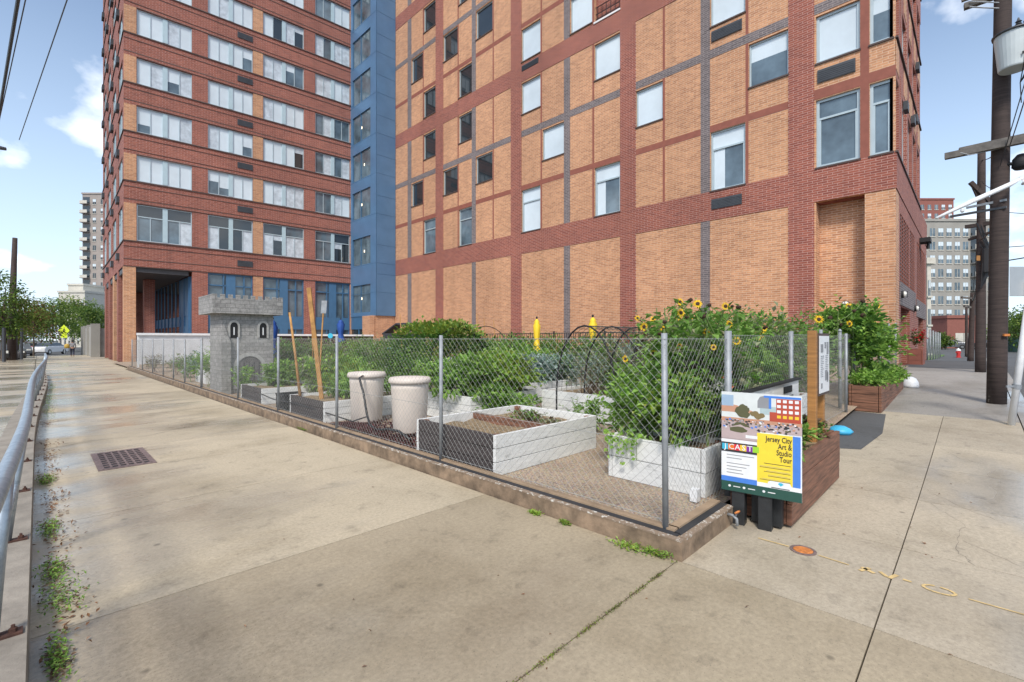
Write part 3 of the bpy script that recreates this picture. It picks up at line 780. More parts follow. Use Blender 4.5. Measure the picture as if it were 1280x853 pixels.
mb.hexa([(7.3,37.35,-.3),(17.8,36.4,-.3),(18.2,54,-.3),(7.3,54,-.3),(7.3,37.35,5.92),(17.8,36.4,5.92),(18.2,54,5.92),(7.3,54,5.92)])
mb.hexa([(3.65,36.95,TOPZ),(17.9,35.85,TOPZ),(18.3,54.05,TOPZ),(3.95,54.05,TOPZ),(3.65,36.95,TOPZ+.5),(17.9,35.85,TOPZ+.5),(18.3,54.05,TOPZ+.5),(3.95,54.05,TOPZ+.5)])
mb.build('tower_core','rb',tower)
# blue stair bay
bay=mb=MB()
BW=Wall((17.8,36.2),(17.8,31.84)); BW.n=Vector((-1,0,0))
FB=Wall((17.8,31.84),(19.44,31.84)); FB.n=Vector((0,-1,0))
BH=[(.6,3.5,z-.30,z+1.85) for z in [3.6+.2]+SILL]
BW.skin(mb,0,4.36,3.2,TOPZ+1,BH,depth=.1); FB.skin(mb,0,1.64,3.2,TOPZ+1,[])
mb.quadf([(17.8,31.84,3.2),(19.44,31.84,3.2),(19.44,36.2,3.2),(17.8,36.2,3.2)]); mb.quadf([(17.8,31.84,TOPZ+1),(19.44,31.84,TOPZ+1),(19.44,36.2,TOPZ+1),(17.8,36.2,TOPZ+1)])
sb=mb.build('stair_bay','blue',tower)
for h in BH:
    mb=MB(); BW.box(mb,h[0],h[1],h[2],h[3],-.14,-.09,0); mb.build('stair_window',['gm'],sb)
mb=MB()
for h in BH:
    BW.box(mb,h[0],h[0]+.05,h[2],h[3],-.09,-.02); BW.box(mb,h[1]-.05,h[1],h[2],h[3],-.09,-.02); BW.box(mb,1.9,1.95,h[2],h[3],-.09,-.02)
for z in [SILL[0]-2.2]+SILL: 
    BW.box(mb,0,4.36,z-.37,z-.35,-.01,.008); FB.box(mb,0,1.64,z-.37,z-.35,-.01,.008); FB.box(mb,0,1.64,z+1.0,z+1.02,-.01,.008)
FB.box(mb,-.01,.03,3.2,TOPZ+1,-.01,.012)
mb.build('panel_joint','blued',sb)
for fl,z in enumerate([4.6]+[s+.75 for s in SILL[:4]]):
    mb=MB(); p=BW.P(2.4 if fl%2 else 2.0,z,-.085); mb.obox(p,Vector((0,.05,0)),Vector((.01,0,0)),Vector((0,0,.09))); mb.build('stair_lamp','lit',sb)
mb=MB(); mb.box(17.5,19.44,31.95,33.4,-.2,3.19); mb.box(17.35,17.7,31.9,32.3,-.2,3.15); mb.build('stair_base','yb2',tower)
mb=MB(); mb.box(17.9,18.0,33.5,36.2,-.2,3.19,0); mb.box(17.84,17.9,33.5,36.1,2.2,3.19,1); mb.box(17.84,17.9,34.6,34.7,.0,2.2,1); mb.build('base_glazing',['gd','blued'],tower)
# ------------------------------------------------------------------ chain link fence
def link_panel(mb,p,q,z0,z1,step=.072,r=.0011):
    p=Vector((*p,0));q=Vector((*q,0)); L=(q-p).length; u=(q-p)/L; h=z1-z0; n=Vector((-u.y,u.x,0))
    for sgn in (1,-1):
        k=-h if sgn==1 else 0
        a=k
        while a<L+(h if sgn==-1 else 0):
            # line a -> a+sgn*h over height
            t0,t1=0.0,1.0
            A,B=a,a+sgn*h
            lo,hi=min(A,B),max(A,B)
            if hi>0 and lo<L:
                def tt(s_): return (s_-A)/(B-A)
                ts=sorted([tt(0),tt(L)])
                t0=max(0,ts[0]);t1=min(1,ts[1])
                if t1-t0>.01:
                    off=n*r*.7*sgn
                    wob=rnd.uniform(-.002,.002)
                    P0=p+u*(A+(B-A)*t0+wob)+Vector((0,0,z0+h*t0))+off; P1=p+u*(A+(B-A)*t1+wob)+Vector((0,0,z0+h*t1))+off
                    i=len(mb.v); d=(P1-P0).normalized(); w=d.cross(n).normalized()*r; m_=n*r
                    for c in (P0,P1): mb.v+=[tuple(c+w),tuple(c+m_),tuple(c-w),tuple(c-m_)]
                    for j in range(4): mb.f.append((i+j,i+(j+1)%4,i+4+(j+1)%4,i+4+j)); mb.m.append(0)
            a+=step
    for z in (z1-.01,z0+.02,(z0+z1)/2-.1): mb.tube([tuple(p+Vector((0,0,z))),tuple(q+Vector((0,0,z)))],.0022,4)
def fence(name,label,pts,ztop,z0f,pr=.021,cap=False,lean=None,step=.072,sk=(),skp=()):
    t=thing(name,(pts[0][0],pts[0][1],g(*pts[0])),label,'fence')
    for i,(x,y) in enumerate(pts):
        zt=ztop(i)
        lx,ly=(lean[i] if lean and i in lean else (0,0))
        if i in skp: continue
        mb=MB(); mb.tube([(x,y,g(x,y)+z0f-.03),(x+lx,y+ly,zt)],pr if not isinstance(pr,dict) else pr.get(i,.021),10)
        p=mb.build('post','galv',t,smooth=True)
        if cap: 
            mb=MB(); mb.lathe((x,y,zt),[(.028,0),(.03,.02),(.02,.045),(.005,.055)],10); mb.build('cap','galv',p,smooth=True)
        if i and i not in sk:
            mb=MB(); a=pts[i-1]; zz=min(ztop(i),ztop(i-1))-.03
            link_panel(mb,a,(x,y),max(g(*a),g(x,y))+z0f+.02,zz,step=step); mb.build('chain_link_mesh','wire',t)
    return t
fx=lambda y:3.01+.004*y
LP=[(fx(y),y) for y in (1.5,4.05,6.55,8.92,11.36,14.6)]
fence('chain_link_fence','waist-high chain link fence on the kerb in front of the cream barrels',LP,lambda i:1.47,.15,lean={0:(.02,.02)})
LP2=[(fx(y)+.0,y) for y in (14.7,16.7,18.4,20.2,22.4,25.0,28.2)]
fence('chain_link_fence','far chain link fence on the kerb between the castle playhouse and the brick tower',LP2,lambda i:1.42,.15,step=.09)
RP=[(3.03,1.5),(4.16,1.5),(6.1,1.5),(7.58,1.5),(9.37,1.5)]
fence('chain_link_fence','chain link fence behind the poster and the notice board',RP,lambda i:[1.47,1.50,1.52,1.56,1.52][i],.1,cap=False,pr={1:.03,2:.025,3:.022,4:.022},skp=(0,))
RP2=[(9.7,1.64),(11.3,1.68),(13.2,1.7),(15.4,1.74),(17.4,1.76),(19.3,1.78)]
fence('chain_link_fence','chain link fence from the far wooden planter to the corner of the brick building',RP2,lambda i:1.55+.07*i,.05,pr=.026,cap=True)
# black picket fence against the building
pf=thing('picket_fence',(18.2,13,.4),'long black metal picket fence along the foot of the yellow brick wall','fence')
mb=MB(); mb.box(18.18,18.22,2.2,26,1.70,1.74); mb.box(18.18,18.22,2.2,26,.55,.59); mb.build('rail','black2',pf)
mb=MB()
for i in range(170): y=2.3+i*.14; mb.box(18.19,18.21,y-.01,y+.01,.3,1.72)
mb.build('pickets','black2',pf)
for y in range(3,27,3):
    mb=MB(); mb.box(18.17,18.23,y-.03,y+.03,.1,1.82); mb.build('post','black2',pf)
# blue-grey chain link fence far right
t=fence('chain_link_fence','blue-grey chain link fence leaning beside the footpath beyond the brick building',[(34+i*2.4,1.95-.02*i) for i in range(7)],lambda i:g(34+i*2.4,2)+1.9,.0,pr=.04,step=.16)
# white barrier at the back of the garden
bt=thing('white_barrier',(3.2,26.6,0),'long white board barrier with faded banners across the back of the garden','barrier')
mb=MB(); mb.box(3.15,6.1,26.5,26.54,.3,1.66); mb.build('banner_panel',mat('white_banner',(.60,.62,.64),.6,var=.15,scale=2),bt)
mb=MB(); mb.box(3.1,14.6,26.42,26.62,1.60,1.70); mb.build('top_rail','whitep',bt)
mb=MB(); mb.box(6.1,14.6,26.5,26.54,.2,1.60); mb.build('dark_panel',mat('dark_brown_panel',(.06,.04,.035),.8,var=.4,scale=2),bt)
for x in (3.12,5.0,7,9,11,13,14.5):
    mb=MB(); mb.box(x,x+.07,26.56,26.63,0,1.6); mb.build('post','whitep',bt)
# ------------------------------------------------------------------ planters
def planter(x0,x1,y0,y1,z1,label,wood='white',ends=None,zb=None,soil=-.06,name='planter_box',div=False,group=None,nb=3):
    z0=(g((x0+x1)/2,(y0+y1)/2)+.09) if zb is None else zb
    t=thing(name,((x0+x1)/2,(y0+y1)/2,z0),label,'planter',group)
    w=.038; ends=ends or wood
    def side(nm,a,ax,m):
        mb=MB(); hh=(z1-z0)/nb
        for k in range(nb):
            lo=z0+k*hh+.003; hi=z0+(k+1)*hh-.003; j=rnd.uniform(-.003,.003)
            if ax=='x': mb.box(x0,x1,a+j,a+w+j,lo,hi)
            else: mb.box(a+j,a+w+j,y0+w+.006,y1-w-.006,lo,hi)
        return mb.build(nm,m,t,bevel=.003)
    side('side_board',y0,'x',wood); side('side_board',y1-w,'x',wood)
    side('end_board',x0,'y',ends); side('end_board',x1-w,'y',wood)
    mb=MB()
    for (x,y) in ((x0+w+.01,y0+w+.01),(x1-w-.07,y0+w+.01),(x0+w+.01,y1-w-.07),(x1-w-.07,y1-w-.07)): mb.box(x,x+.06,y,y+.06,z0+.01,z1-.01)
    mb.build('corner_block','redwood' if wood in('white',) else wood,t)
    mb=MB(); n=10
    X=[x0+w+(x1-x0-2*w)*i/n for i in range(n+1)]; Y=[y0+w+(y1-y0-2*w)*i/n for i in range(n+1)]
    for y in Y:
        for x in X: mb.v.append((x,y,z1+soil+rnd.uniform(-.018,.018)))
    for j in range(n):
        for i in range(n): mb.f.append((j*(n+1)+i,j*(n+1)+i+1,(j+1)*(n+1)+i+1,(j+1)*(n+1)+i)); mb.m.append(0)
    mb.build('soil','soil',t,smooth=True)
    if div:
        mb=MB(); c=(x0+x1)/2; mb.box(c-.02,c+.02,y0+w+.01,y1-w-.01,z0+.05,z1-.012); 
        mb.build('divider','redwood',t)
    return t
P={}
planter(3.93,4.52,1.6,2.55,.50,'tall white planter under the sunflowers at the near fence corner',nb=2)
planter(3.12,4.82,3.3,4.65,.495,'open white planter with bare soil and a dark stained end','white','darkwood',soil=-.10,div=True,nb=3)
planter(3.2,4.9,7.35,8.8,.43,'white planter with a dark slatted end, behind the cream barrels','white','darkwood',soil=-.05)
planter(3.2,5.0,10.3,11.7,.42,'white planter with a dark end nearest the castle playhouse','white','darkwood')
planter(6.1,7.7,3.85,5.3,.56,'white planter under the black hoop tunnel')
planter(4.75,6.3,5.6,7.0,.52,'white planter overflowing with bright green plants right of the barrels')
planter(6.9,8.4,6.2,7.6,.56,'white planter full of blue-grey kale')
planter(8.9,10.4,3.7,5.2,.62,'pale blue planter behind the hoop tunnel','paleb')
planter(6.9,7.75,1.66,2.75,.66,'white planter behind the fence and the notice board')
BG='white planters in the middle of the garden hidden by plants'
for i,(x,y) in enumerate([(5.6,10.2),(8.6,9.4),(5.4,14.0),(8.2,13.2),(11.4,6.6),(11.3,10.4),(5.4,17.8),(8.6,17.0),(11.8,14.6),(3.5,16.2)]):
    planter(x,x+1.6,y,y+1.3,g(x,y)+.52,'white planter in the middle of the garden buried in plants',group=BG)
planter(3.98,5.72,.97,1.42,.50,'long red-brown wooden planter beside the poster','redwood',name='wooden_planter',zb=.02,soil=-.05)
planter(10.1,13.6,1.12,1.58,.62,'red-brown wooden planter at the fence near the building corner','redwood',name='wooden_planter',zb=.17,soil=-.05)
planter(22.4,23.4,1.3,1.75,1.05,'small brick-coloured planter by the building entrance','brown',name='entrance_planter',zb=.45)
# ------------------------------------------------------------------ plants
def blob_leaves(mb,c,r,h,n,L,W,up=.3,m=0,clumps=9,droop=.2):
    cs=[]
    for _ in range(clumps):
        a=rnd.uniform(0,6.283); q=rnd.random()**.5*.72; z=rnd.uniform(.22,.86)
        k=1-.55*max(0,z-.4)
        cs.append((Vector((c[0]+r*q*k*math.cos(a),c[1]+r*q*k*math.sin(a),c[2]+h*z)),rnd.uniform(.22,.42)))
    for _ in range(int(n*.5)):
        cc,cr=rnd.choice(cs)
        d=Vector((rnd.gauss(0,1),rnd.gauss(0,1),rnd.gauss(.15,1))).normalized()
        q=cr*(.45+.65*rnd.random())
        p=cc+Vector((d.x*q*r,d.y*q*r,d.z*q*min(h*.75,r)))
        if p.z<c[2]: p.z=c[2]+rnd.uniform(0,.1)*h
        dd=(d+Vector((rnd.uniform(-.7,.7),rnd.uniform(-.7,.7),rnd.uniform(-.2,.6)*up*3-droop)))
        s=rnd.uniform(.5,1.25)
        mb.leaf(p,dd,Vector((rnd.uniform(-.5,.5),rnd.uniform(-.5,.5),1)),L*s,W*s,m)
    C=Vector(c); ns=max(5,int(n/2/15))
    for _ in range(ns):                      # loose sprigs reaching out of the mass
        a=rnd.uniform(0,6.283); b0=C+Vector((math.cos(a)*r*.4*rnd.random(),math.sin(a)*r*.4*rnd.random(),h*rnd.uniform(0,.35)))
        a+=rnd.uniform(-.6,.6); k=rnd.uniform(.45,1.18); e=C+Vector((math.cos(a)*r*k,math.sin(a)*r*k,h*rnd.uniform(.35,1.22)*(1.15-.35*k)))
        mid=(b0+e)/2+Vector((0,0,.16*h)); ax=(e-b0).normalized(); ls=rnd.uniform(.6,1.25)
        for j in range(15):
            t_=.25+.75*j/14; p=b0.lerp(mid,t_*2) if t_<.5 else mid.lerp(e,t_*2-1)
            d=(ax*.5+Vector((rnd.gauss(0,.8),rnd.gauss(0,.8),rnd.uniform(-.5,.5)))).normalized(); s=ls*rnd.uniform(.7,1.1)*(1.15-.4*t_)
            mb.leaf(p,d,Vector((rnd.uniform(-.4,.4),rnd.uniform(-.4,.4),1)),L*s,W*s,m)
    return cs
def plant(x,y,z0,r,h,n,L,W,m,label,cat='plant',name='leafy_plant',group=None,clumps=9,stems=6,sm='stem',up=.3,sx=1):
    t=thing(name,(x,y,z0),label,cat,group)
    mb=MB(); cs=blob_leaves(mb,(x,y,z0),r,h,int(n),L,W,up=up,clumps=clumps)
    ms=m if isinstance(m,(list,tuple)) else [m]
    if len(ms)>1:
        for i in range(0,len(mb.m),2):
            k=rnd.randrange(len(ms)); mb.m[i]=mb.m[i+1]=k
    mb.build('foliage',list(ms),t)
    mb=MB()
    for i in range(stems):
        c,_=cs[i%len(cs)]; b=Vector((x+rnd.uniform(-.35,.35)*r,y+rnd.uniform(-.35,.35)*r,z0-.04))
        mid=(b+c)/2+Vector((rnd.uniform(-.05,.05),rnd.uniform(-.05,.05),.05))
        mb.tube([b,mid,c],[.008,.006,.003],4)
    mb.build('stems',sm,t)
    return t
def flower(mb,p,d,r,m0=0,m1=1,n=15):
    d=d.normalized(); a=d.cross(Vector((0,0,1))); a=a.normalized() if a.length>.01 else Vector((1,0,0)); b=d.cross(a)
    for i in range(n):
        t=6.283*i/n+rnd.uniform(-.1,.1); e=a*math.cos(t)+b*math.sin(t)
        mb.leaf(p+e*r*.3,e+d*rnd.uniform(-.1,.35),d,r*rnd.uniform(.65,.85),r*.3,m0,fold=.1)
    mb.tube([p-d*.005,p+d*r*.14,p+d*r*.2],[r*.42,r*.38,r*.15],9,m1)
def sunflower(x,y,z0,h,label,heads,leafn=26,lean=(0,0),group=None):
    t=thing('sunflower',(x,y,z0),label,'sunflower',group)
    tip=Vector((x+lean[0],y+lean[1],z0+h))
    mb=MB(); b=Vector((x,y,z0-.05)); mid=(b+tip)/2+Vector((rnd.uniform(-.05,.05),rnd.uniform(-.05,.05),0))
    mb.tube([b,mid,tip],[.013,.011,.006],6)
    ends=[]
    for (dx,dy,dz,r,old) in heads:
        e=tip+Vector((dx,dy,dz)); s=b.lerp(tip,.72+.2*rnd.random()); mb.tube([s,(s+e)/2+Vector((0,0,-.02)),e],[.007,.006,.005],5); ends.append((e,r,old))
    mb.build('stem','stem',t)
    mb=MB()
    for i in range(leafn):
        k=.15+.83*i/leafn; p=b.lerp(mid,k*2) if k<.5 else mid.lerp(tip,k*2-1)
        a=rnd.uniform(0,6.283); d=Vector((math.cos(a),math.sin(a),rnd.uniform(-.5,.45))); s=rnd.uniform(.6,1.1)*(1.15-.5*k)
        mb.leaf(p+d*.06,d,Vector((0,0,1)),.17*s,.12*s,0,fold=.2)
    for e,r,old in ends:
        for _ in range(7):
            d=Vector((rnd.gauss(0,1),rnd.gauss(0,1),rnd.gauss(-.4,.6))).normalized(); mb.leaf(e-Vector((0,0,.05))+d*.04,d,Vector((0,0,1)),.09,.055)
    mb.build('leaves',['gB'],t)
    for e,r,old in ends:
        mb=MB(); d=Vector((-1+rnd.uniform(-.5,.5),-1+rnd.uniform(-.5,.5),rnd.uniform(-.1,.5)))
        if old:
            mb.tube([e-d.normalized()*.01,e+d.normalized()*.03,e+d.normalized()*.04],[r*.5,r*.45,r*.2],8,1)
            for i in range(8): 
                q=Vector((rnd.gauss(0,1),rnd.gauss(0,1),rnd.gauss(0,1))).normalized(); mb.leaf(e,q,d,r*.6,r*.3,2)
        else: flower(mb,e,d,r)
        mb.build('flower_head',['pet','seed','gD'],t)
    return t
# --- near corner planter P1: bushy green base, sunflowers above
plant(4.2,1.95,.46,.40,.62,1500,.085,.05,['gA','gY','gB'],'bushy green plant spilling over the right side of the corner planter',clumps=14)
plant(4.2,2.35,.46,.40,.60,1500,.085,.05,['gA','gB'],'bushy plant at the left side of the corner planter',clumps=14)
plant(4.75,2.6,.25,.42,.90,1900,.09,.055,['gA','gB'],'tomato plant sprawling left of the corner planter',clumps=15,name='tomato_plant')
# trailing sprigs over the edge
t=thing('trailing_vine',(3.92,2.42,.5),'thin green vine hanging over the front of the corner planter','vine')
mb=MB()
for k in range(4):
    y=2.5-k*.09; pts=[(3.98,y,.52),(3.90,y,.50),(3.88,y+rnd.uniform(-.03,.03),.36-.05*(k%2)),(3.88,y+rnd.uniform(-.05,.05),.24+.05*k)]
    mb.tube(pts,.003,4)
mb.build('stem','stem',t)
mb=MB()
for _ in range(90):
    y=rnd.uniform(2.2,2.54); z=.56-abs(rnd.gauss(0,.11)); mb.leaf(Vector((3.88,y,z)),Vector((-.5,rnd.uniform(-1,1),rnd.uniform(-.8,.3))),Vector((-1,0,.3)),.05,.032)
mb.build('leaves','gA',t)
SB=[]
def hd(n,old=.25,sp=.22,r=.055):
    return [(rnd.uniform(-sp,sp),rnd.uniform(-sp,sp),rnd.uniform(-.55,.10),r*rnd.uniform(.8,1.2),rnd.random()<old) for _ in range(n)]
SUN=[(4.15,2.05,1.32,'branching sunflower right behind the corner post, with open yellow heads',5),
 (4.35,1.75,1.40,'tall sunflower between the corner post and the thick second post',6),
 (4.6,2.3,1.45,'sunflower with several dark spent heads above the corner planter',6),
 (4.95,2.0,1.38,'sunflower standing just left of the thick fence post',6),
 (5.4,1.85,1.42,'sunflower rising right of the thick fence post with two large blooms',5),
 (5.9,2.0,1.30,'sunflower leaning over the fence above the poster',4),
 (5.2,2.7,1.50,'sunflower with small blooms in front of the dried vines',6),
 (5.9,2.6,1.45,'sunflower behind the others, near the middle of the flower patch',5),
 (6.6,2.1,1.28,'last sunflower toward the notice board',3)]
for (x,y,h,l,n) in SUN:
    sunflower(x,y,.45,h*.9,l,hd(n+2,old=.45,sp=.34,r=.038),leafn=60)
for (x,y,r,h,m,l) in [(4.7,1.85,.38,1.02,['gB','gS'],'tangled leafy growth behind the near end of the side fence'),
    (5.2,2.3,.5,1.12,['gA','gB','gS'],'thick green growth under the sunflowers'),
    (5.9,2.2,.5,1.15,['gA','gB'],'bright green growth under the sunflowers by the white cabinet'),
    (6.6,2.5,.55,1.2,['gB','gA'],'tall leafy hedge of vines left of the notice board'),
    (6.2,1.95,.33,.86,['gA','gB'],'round mound of bright pepper leaves above the poster'),
    (5.8,2.85,.4,.9,['gB','gA'],'loose green plant between the hoop tunnel and the sunflowers'),
    (8.3,2.3,.75,1.35,['gB','gS'],'grey-green shrub right of the notice board behind the fence'),
    (7.4,3.1,.8,1.35,['gB','gC'],'tall green shrub behind the sunflowers'),
    (9.6,2.6,.8,1.4,['gB','gA'],'leafy shrub behind the fence near the building recess')]:
    plant(x,y,.35,r*1.15,h*1.06,3400,.10,.06,m,l,clumps=24)
# dried brown vines and staghorn-like dry twigs
plant(6.8,3.4,.5,.6,1.35,1500,.07,.035,['gD','gS'],'dried brown vine heap left of the sunflowers',name='dry_vine',clumps=14,sm='drystem',stems=14)
plant(8.6,3.2,.5,.6,1.55,900,.07,.035,['gD','gY','gB'],'browning vine trailing over the garden trellis behind the dried heap',name='dry_vine',clumps=12,sm='drystem',stems=10)
# orange ribbon
mb=MB()
for k in range(16): mb.leaf(Vector((4.28+rnd.uniform(-.02,.02),1.54+rnd.uniform(-.02,.03),1.16-k*.018)),Vector((rnd.uniform(-1,1),rnd.uniform(-1,.2),rnd.uniform(-1,.3))),Vector((0,-1,.3)),.05,.03)
tag(mb.build('orange_ribbon','orangef'),'orange ribbon tied in the leaves beside the poster','ribbon')
mb=MB()
for k in range(40): mb.leaf(Vector((4.2+rnd.gauss(0,.04),1.62+rnd.gauss(0,.05),1.0+rnd.gauss(0,.03))),Vector((rnd.uniform(-1,1),rnd.uniform(-1,.2),rnd.uniform(-1,1))),Vector((0,-1,.3)),.045,.018)
tag(mb.build('silvery_plant',leafmat('silver_leaf',[(.45,.46,.42),(.55,.55,.5)])),'small silvery white sprig beside the orange ribbon','plant')
# --- open planter: sparse weeds in right half
plant(4.45,4.1,.38,.33,.12,420,.05,.03,['gB','gD'],'low sparse weeds in the right half of the open planter',clumps=10)
plant(4.4,3.75,.38,.25,.08,200,.04,.025,['gD','gS'],'dry straw-like weeds beside the divider of the open planter',clumps=8)
# --- under hoops
plant(6.45,4.5,.5,.42,.72,1100,.06,.022,['gS','gK'],'grey-green sage bush at the front of the hoop tunnel',stems=16,sm='drystem',clumps=12,name='sage_bush')
plant(7.1,4.7,.5,.42,.70,900,.07,.04,['gS','gB','gD'],'mixed sage and dry leaves inside the hoop tunnel',clumps=10)
plant(7.0,4.2,.5,.5,.55,900,.07,.04,['gB','gA'],'green leaves at the right foot of the hoop tunnel',clumps=10)
plant(5.5,3.95,.12,.35,.45,700,.07,.04,['gA','gB'],'green plant on the gravel between the open planter and the hoop tunnel',clumps=10)
# --- bright green planter right of barrels
plant(5.1,6.3,.40,.75,.68,3000,.125,.07,['gA','gB'],'bright green bean plant right behind the right-hand barrel',clumps=18)
plant(5.8,6.0,.40,.72,.72,3000,.125,.07,['gA','gY'],'yellow-green leafy plant in the overflowing planter',clumps=18)
plant(5.3,5.45,.12,.6,.52,1700,.10,.06,['gB','gA'],'low leaves spilling in front of the overflowing planter',clumps=10)
plant(7.2,6.6,.45,.62,.62,2200,.085,.06,['gK'],'left clump of blue-grey kale',name='kale_plant',clumps=12)
plant(7.95,6.6,.45,.62,.62,2200,.085,.06,['gK','gB'],'right clump of blue-grey kale near the tunnel',name='kale_plant',clumps=12)
# vine covered arch left
va=thing('vine_arch',(6.1,8.2,.1),'garden arch smothered in green climbing vines, left of the centre','vine arch')
mb=MB()
for yy in (7.5,8.9):
    mb.tube([(5.35,yy,.1),(5.35,yy,1.0)]+[(6.05-.7*math.cos(a),yy,1.0+.66*math.sin(a)) for a in [i*math.pi/10 for i in range(1,10)]]+[(6.75,yy,1.0),(6.75,yy,.1)],.012,6)
mb.build('arch_frame','black2',va)
mb=MB()
for _ in range(5200):
    yy=rnd.uniform(7.35,9.05); u=rnd.uniform(-.9,math.pi+.9)
    if 0<u<math.pi: p=Vector((6.05-.75*math.cos(u),yy,1.0+.68*math.sin(u))); d=Vector((-math.cos(u),rnd.uniform(-.6,.6),math.sin(u)))
    else:
        k=(-u if u<0 else u-math.pi)/.9; sx_=-1 if u<0 else 1; p=Vector((6.05+sx_*.75,yy,1.0-.9*k)); d=Vector((sx_,rnd.uniform(-.6,.6),.1))
    p+=Vector((rnd.gauss(0,.07),rnd.gauss(0,.06),rnd.gauss(0,.06)))
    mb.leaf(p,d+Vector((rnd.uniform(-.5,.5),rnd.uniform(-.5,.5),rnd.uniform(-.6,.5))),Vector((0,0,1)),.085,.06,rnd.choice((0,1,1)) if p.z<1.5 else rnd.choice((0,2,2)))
mb.build('vine_leaves',['gB','gC','gY'],va)
# second far hoop with netting left centre
def hoops(name,label,x0,y0,nx,dx,dyw,z0,hh,r=.013,net=True,cat='hoop tunnel'):
    t=thing(name,(x0,y0,z0),label,cat)
    K=[i*math.pi/14 for i in range(15)]
    def pt(i,a,dz=0): return (x0+i*dx, y0+dyw/2+dyw/2*math.cos(a), z0+ .35*hh*(1 if 0<=a<=math.pi else 0)+.65*hh*math.sin(a))
    for i in range(nx):
        mb=MB(); mb.tube([(x0+i*dx,y0+dyw,z0)]+[pt(i,a) for a in K]+[(x0+i*dx,y0,z0)],r,7); mb.build('hoop','black2',t,smooth=True)
    if net:
        mb=MB()
        for a in [i*math.pi/22 for i in range(23)]:
            mb.tube([pt(0,a),pt(nx-1,a)],.003,3,cap=False)
        for i in range(int((nx-1)*dx/.12)):
            mb.tube([pt(i*.12/dx,a) for a in K],.003,3,cap=False)
        mb.build('netting',mat('dark_netting',(.06,.065,.06),.8),t)
    return t
hoops('hoop_tunnel','black hoop tunnel with fine netting over a white planter in the middle',5.45,3.42,5,.70,1.02,.12,1.5)
hoops('hoop_tunnel','low black hoop over plants left of the yellow umbrella',9.4,10.3,2,.9,2.2,.5,1.35,net=False)
# middle and far masses
far=[(6.3,10.8,.95,.95,['gB','gS'],'sprawling mid green bed behind the vine arch'),
 (5.0,10.3,.75,.55,['gB','gA'],'green plants in the planter behind the barrels'),
 (6.9,12.4,.9,.85,['gB','gY'],'yellow-green bean rows beyond the barrels'),
 (4.6,9.4,.5,.45,['gY','gB'],'small yellow-green squash plant beside the leaning stakes'),
 (4.2,8.1,.55,.40,['gB','gA'],'leafy plant in the planter behind the left barrel'),
 (9.4,9.8,1.0,.95,['gC','gB'],'dark green shrubby bed left of the yellow umbrella'),
 (8.3,8.4,.9,.80,['gB','gA'],'mid green bed behind the kale'),
 (11.2,8.4,1.0,.85,['gC','gB'],'dark bed at the foot of the nearer yellow umbrella'),
 (10.2,6.4,.9,.75,['gK','gS'],'grey-green bed behind the hoop tunnel'),
 (9.5,4.4,.7,.80,['gB','gS'],'mixed plants in the pale blue planter'),
 (11.9,4.8,.9,1.3,['gC','gB'],'rounded dark shrub in front of the brick wall right of the second yellow umbrella'),
 (13.4,7.2,1.1,.9,['gB','gS'],'wide bed near the picket fence'),
 (12.6,11.6,1.1,.9,['gB','gC'],'far bed under the picket fence'),
 (6.3,14.6,.9,.9,['gB','gS'],'far bed right of the castle playhouse'),
 (9.4,13.9,1.1,.95,['gB','gY'],'far bean bed in front of the dark awning'),
 (6.4,18.4,1.0,.9,['gB','gC'],'farthest bed before the white barrier'),
 (9.8,17.8,1.1,.95,['gS','gB'],'far grey-green bed before the white barrier'),
 (4.5,17.0,.8,.9,['gB','gA'],'green bed behind the castle playhouse'),
 (12.6,15.6,1.2,1.0,['gB','gC'],'far bed close to the blue stair bay')]
for (x,y,r,h,m,l) in far:
    plant(x,y,g(x,y)+.3,r*1.25,h*1.15,2000*(r+.4),.12 ,.05,m,l,clumps=22,stems=8)
for (px,d,r_,h,m,l) in [(352,10.8,.45,.62,['gB','gA'],'bushy plant right of the castle door beside the thinner stake'),(392,10.2,.5,.75,['gA','gS'],'leafy plant directly behind the thick stake'),
    (425,10.6,.5,.78,['gA','gY'],'bright plant left of the left barrel'),(368,13.5,.7,.95,['gB','gS'],'tall loose shrub between castle and stakes'),(405,14,.7,1.0,['gS','gB'],'tall grey-green shrub behind the stakes'),(455,12.5,.8,.95,['gA','gB'],'wide bright bed above the left barrel'),
    (520,11.5,.7,.8,['gA','gB'],'bright bed above the right barrel'),(660,12,.9,.75,['gB','gA'],'mid green bed at the foot of the nearer yellow umbrella'),(700,10.5,.6,.7,['gS','gK'],'silvery bed just left of the hoop tunnel'),(742,10.6,.7,1.05,['gB','gS'],'tall bed behind the hoop tunnel hiding the farther umbrella'),(620,10,.7,.8,['gA','gY'],'wide yellow-green bed in the centre of the garden')]:
    x,y=at(px,d); plant(x,y,g(x,y)+.25,r_,h,1500,.11,.065,m,l,clumps=14)
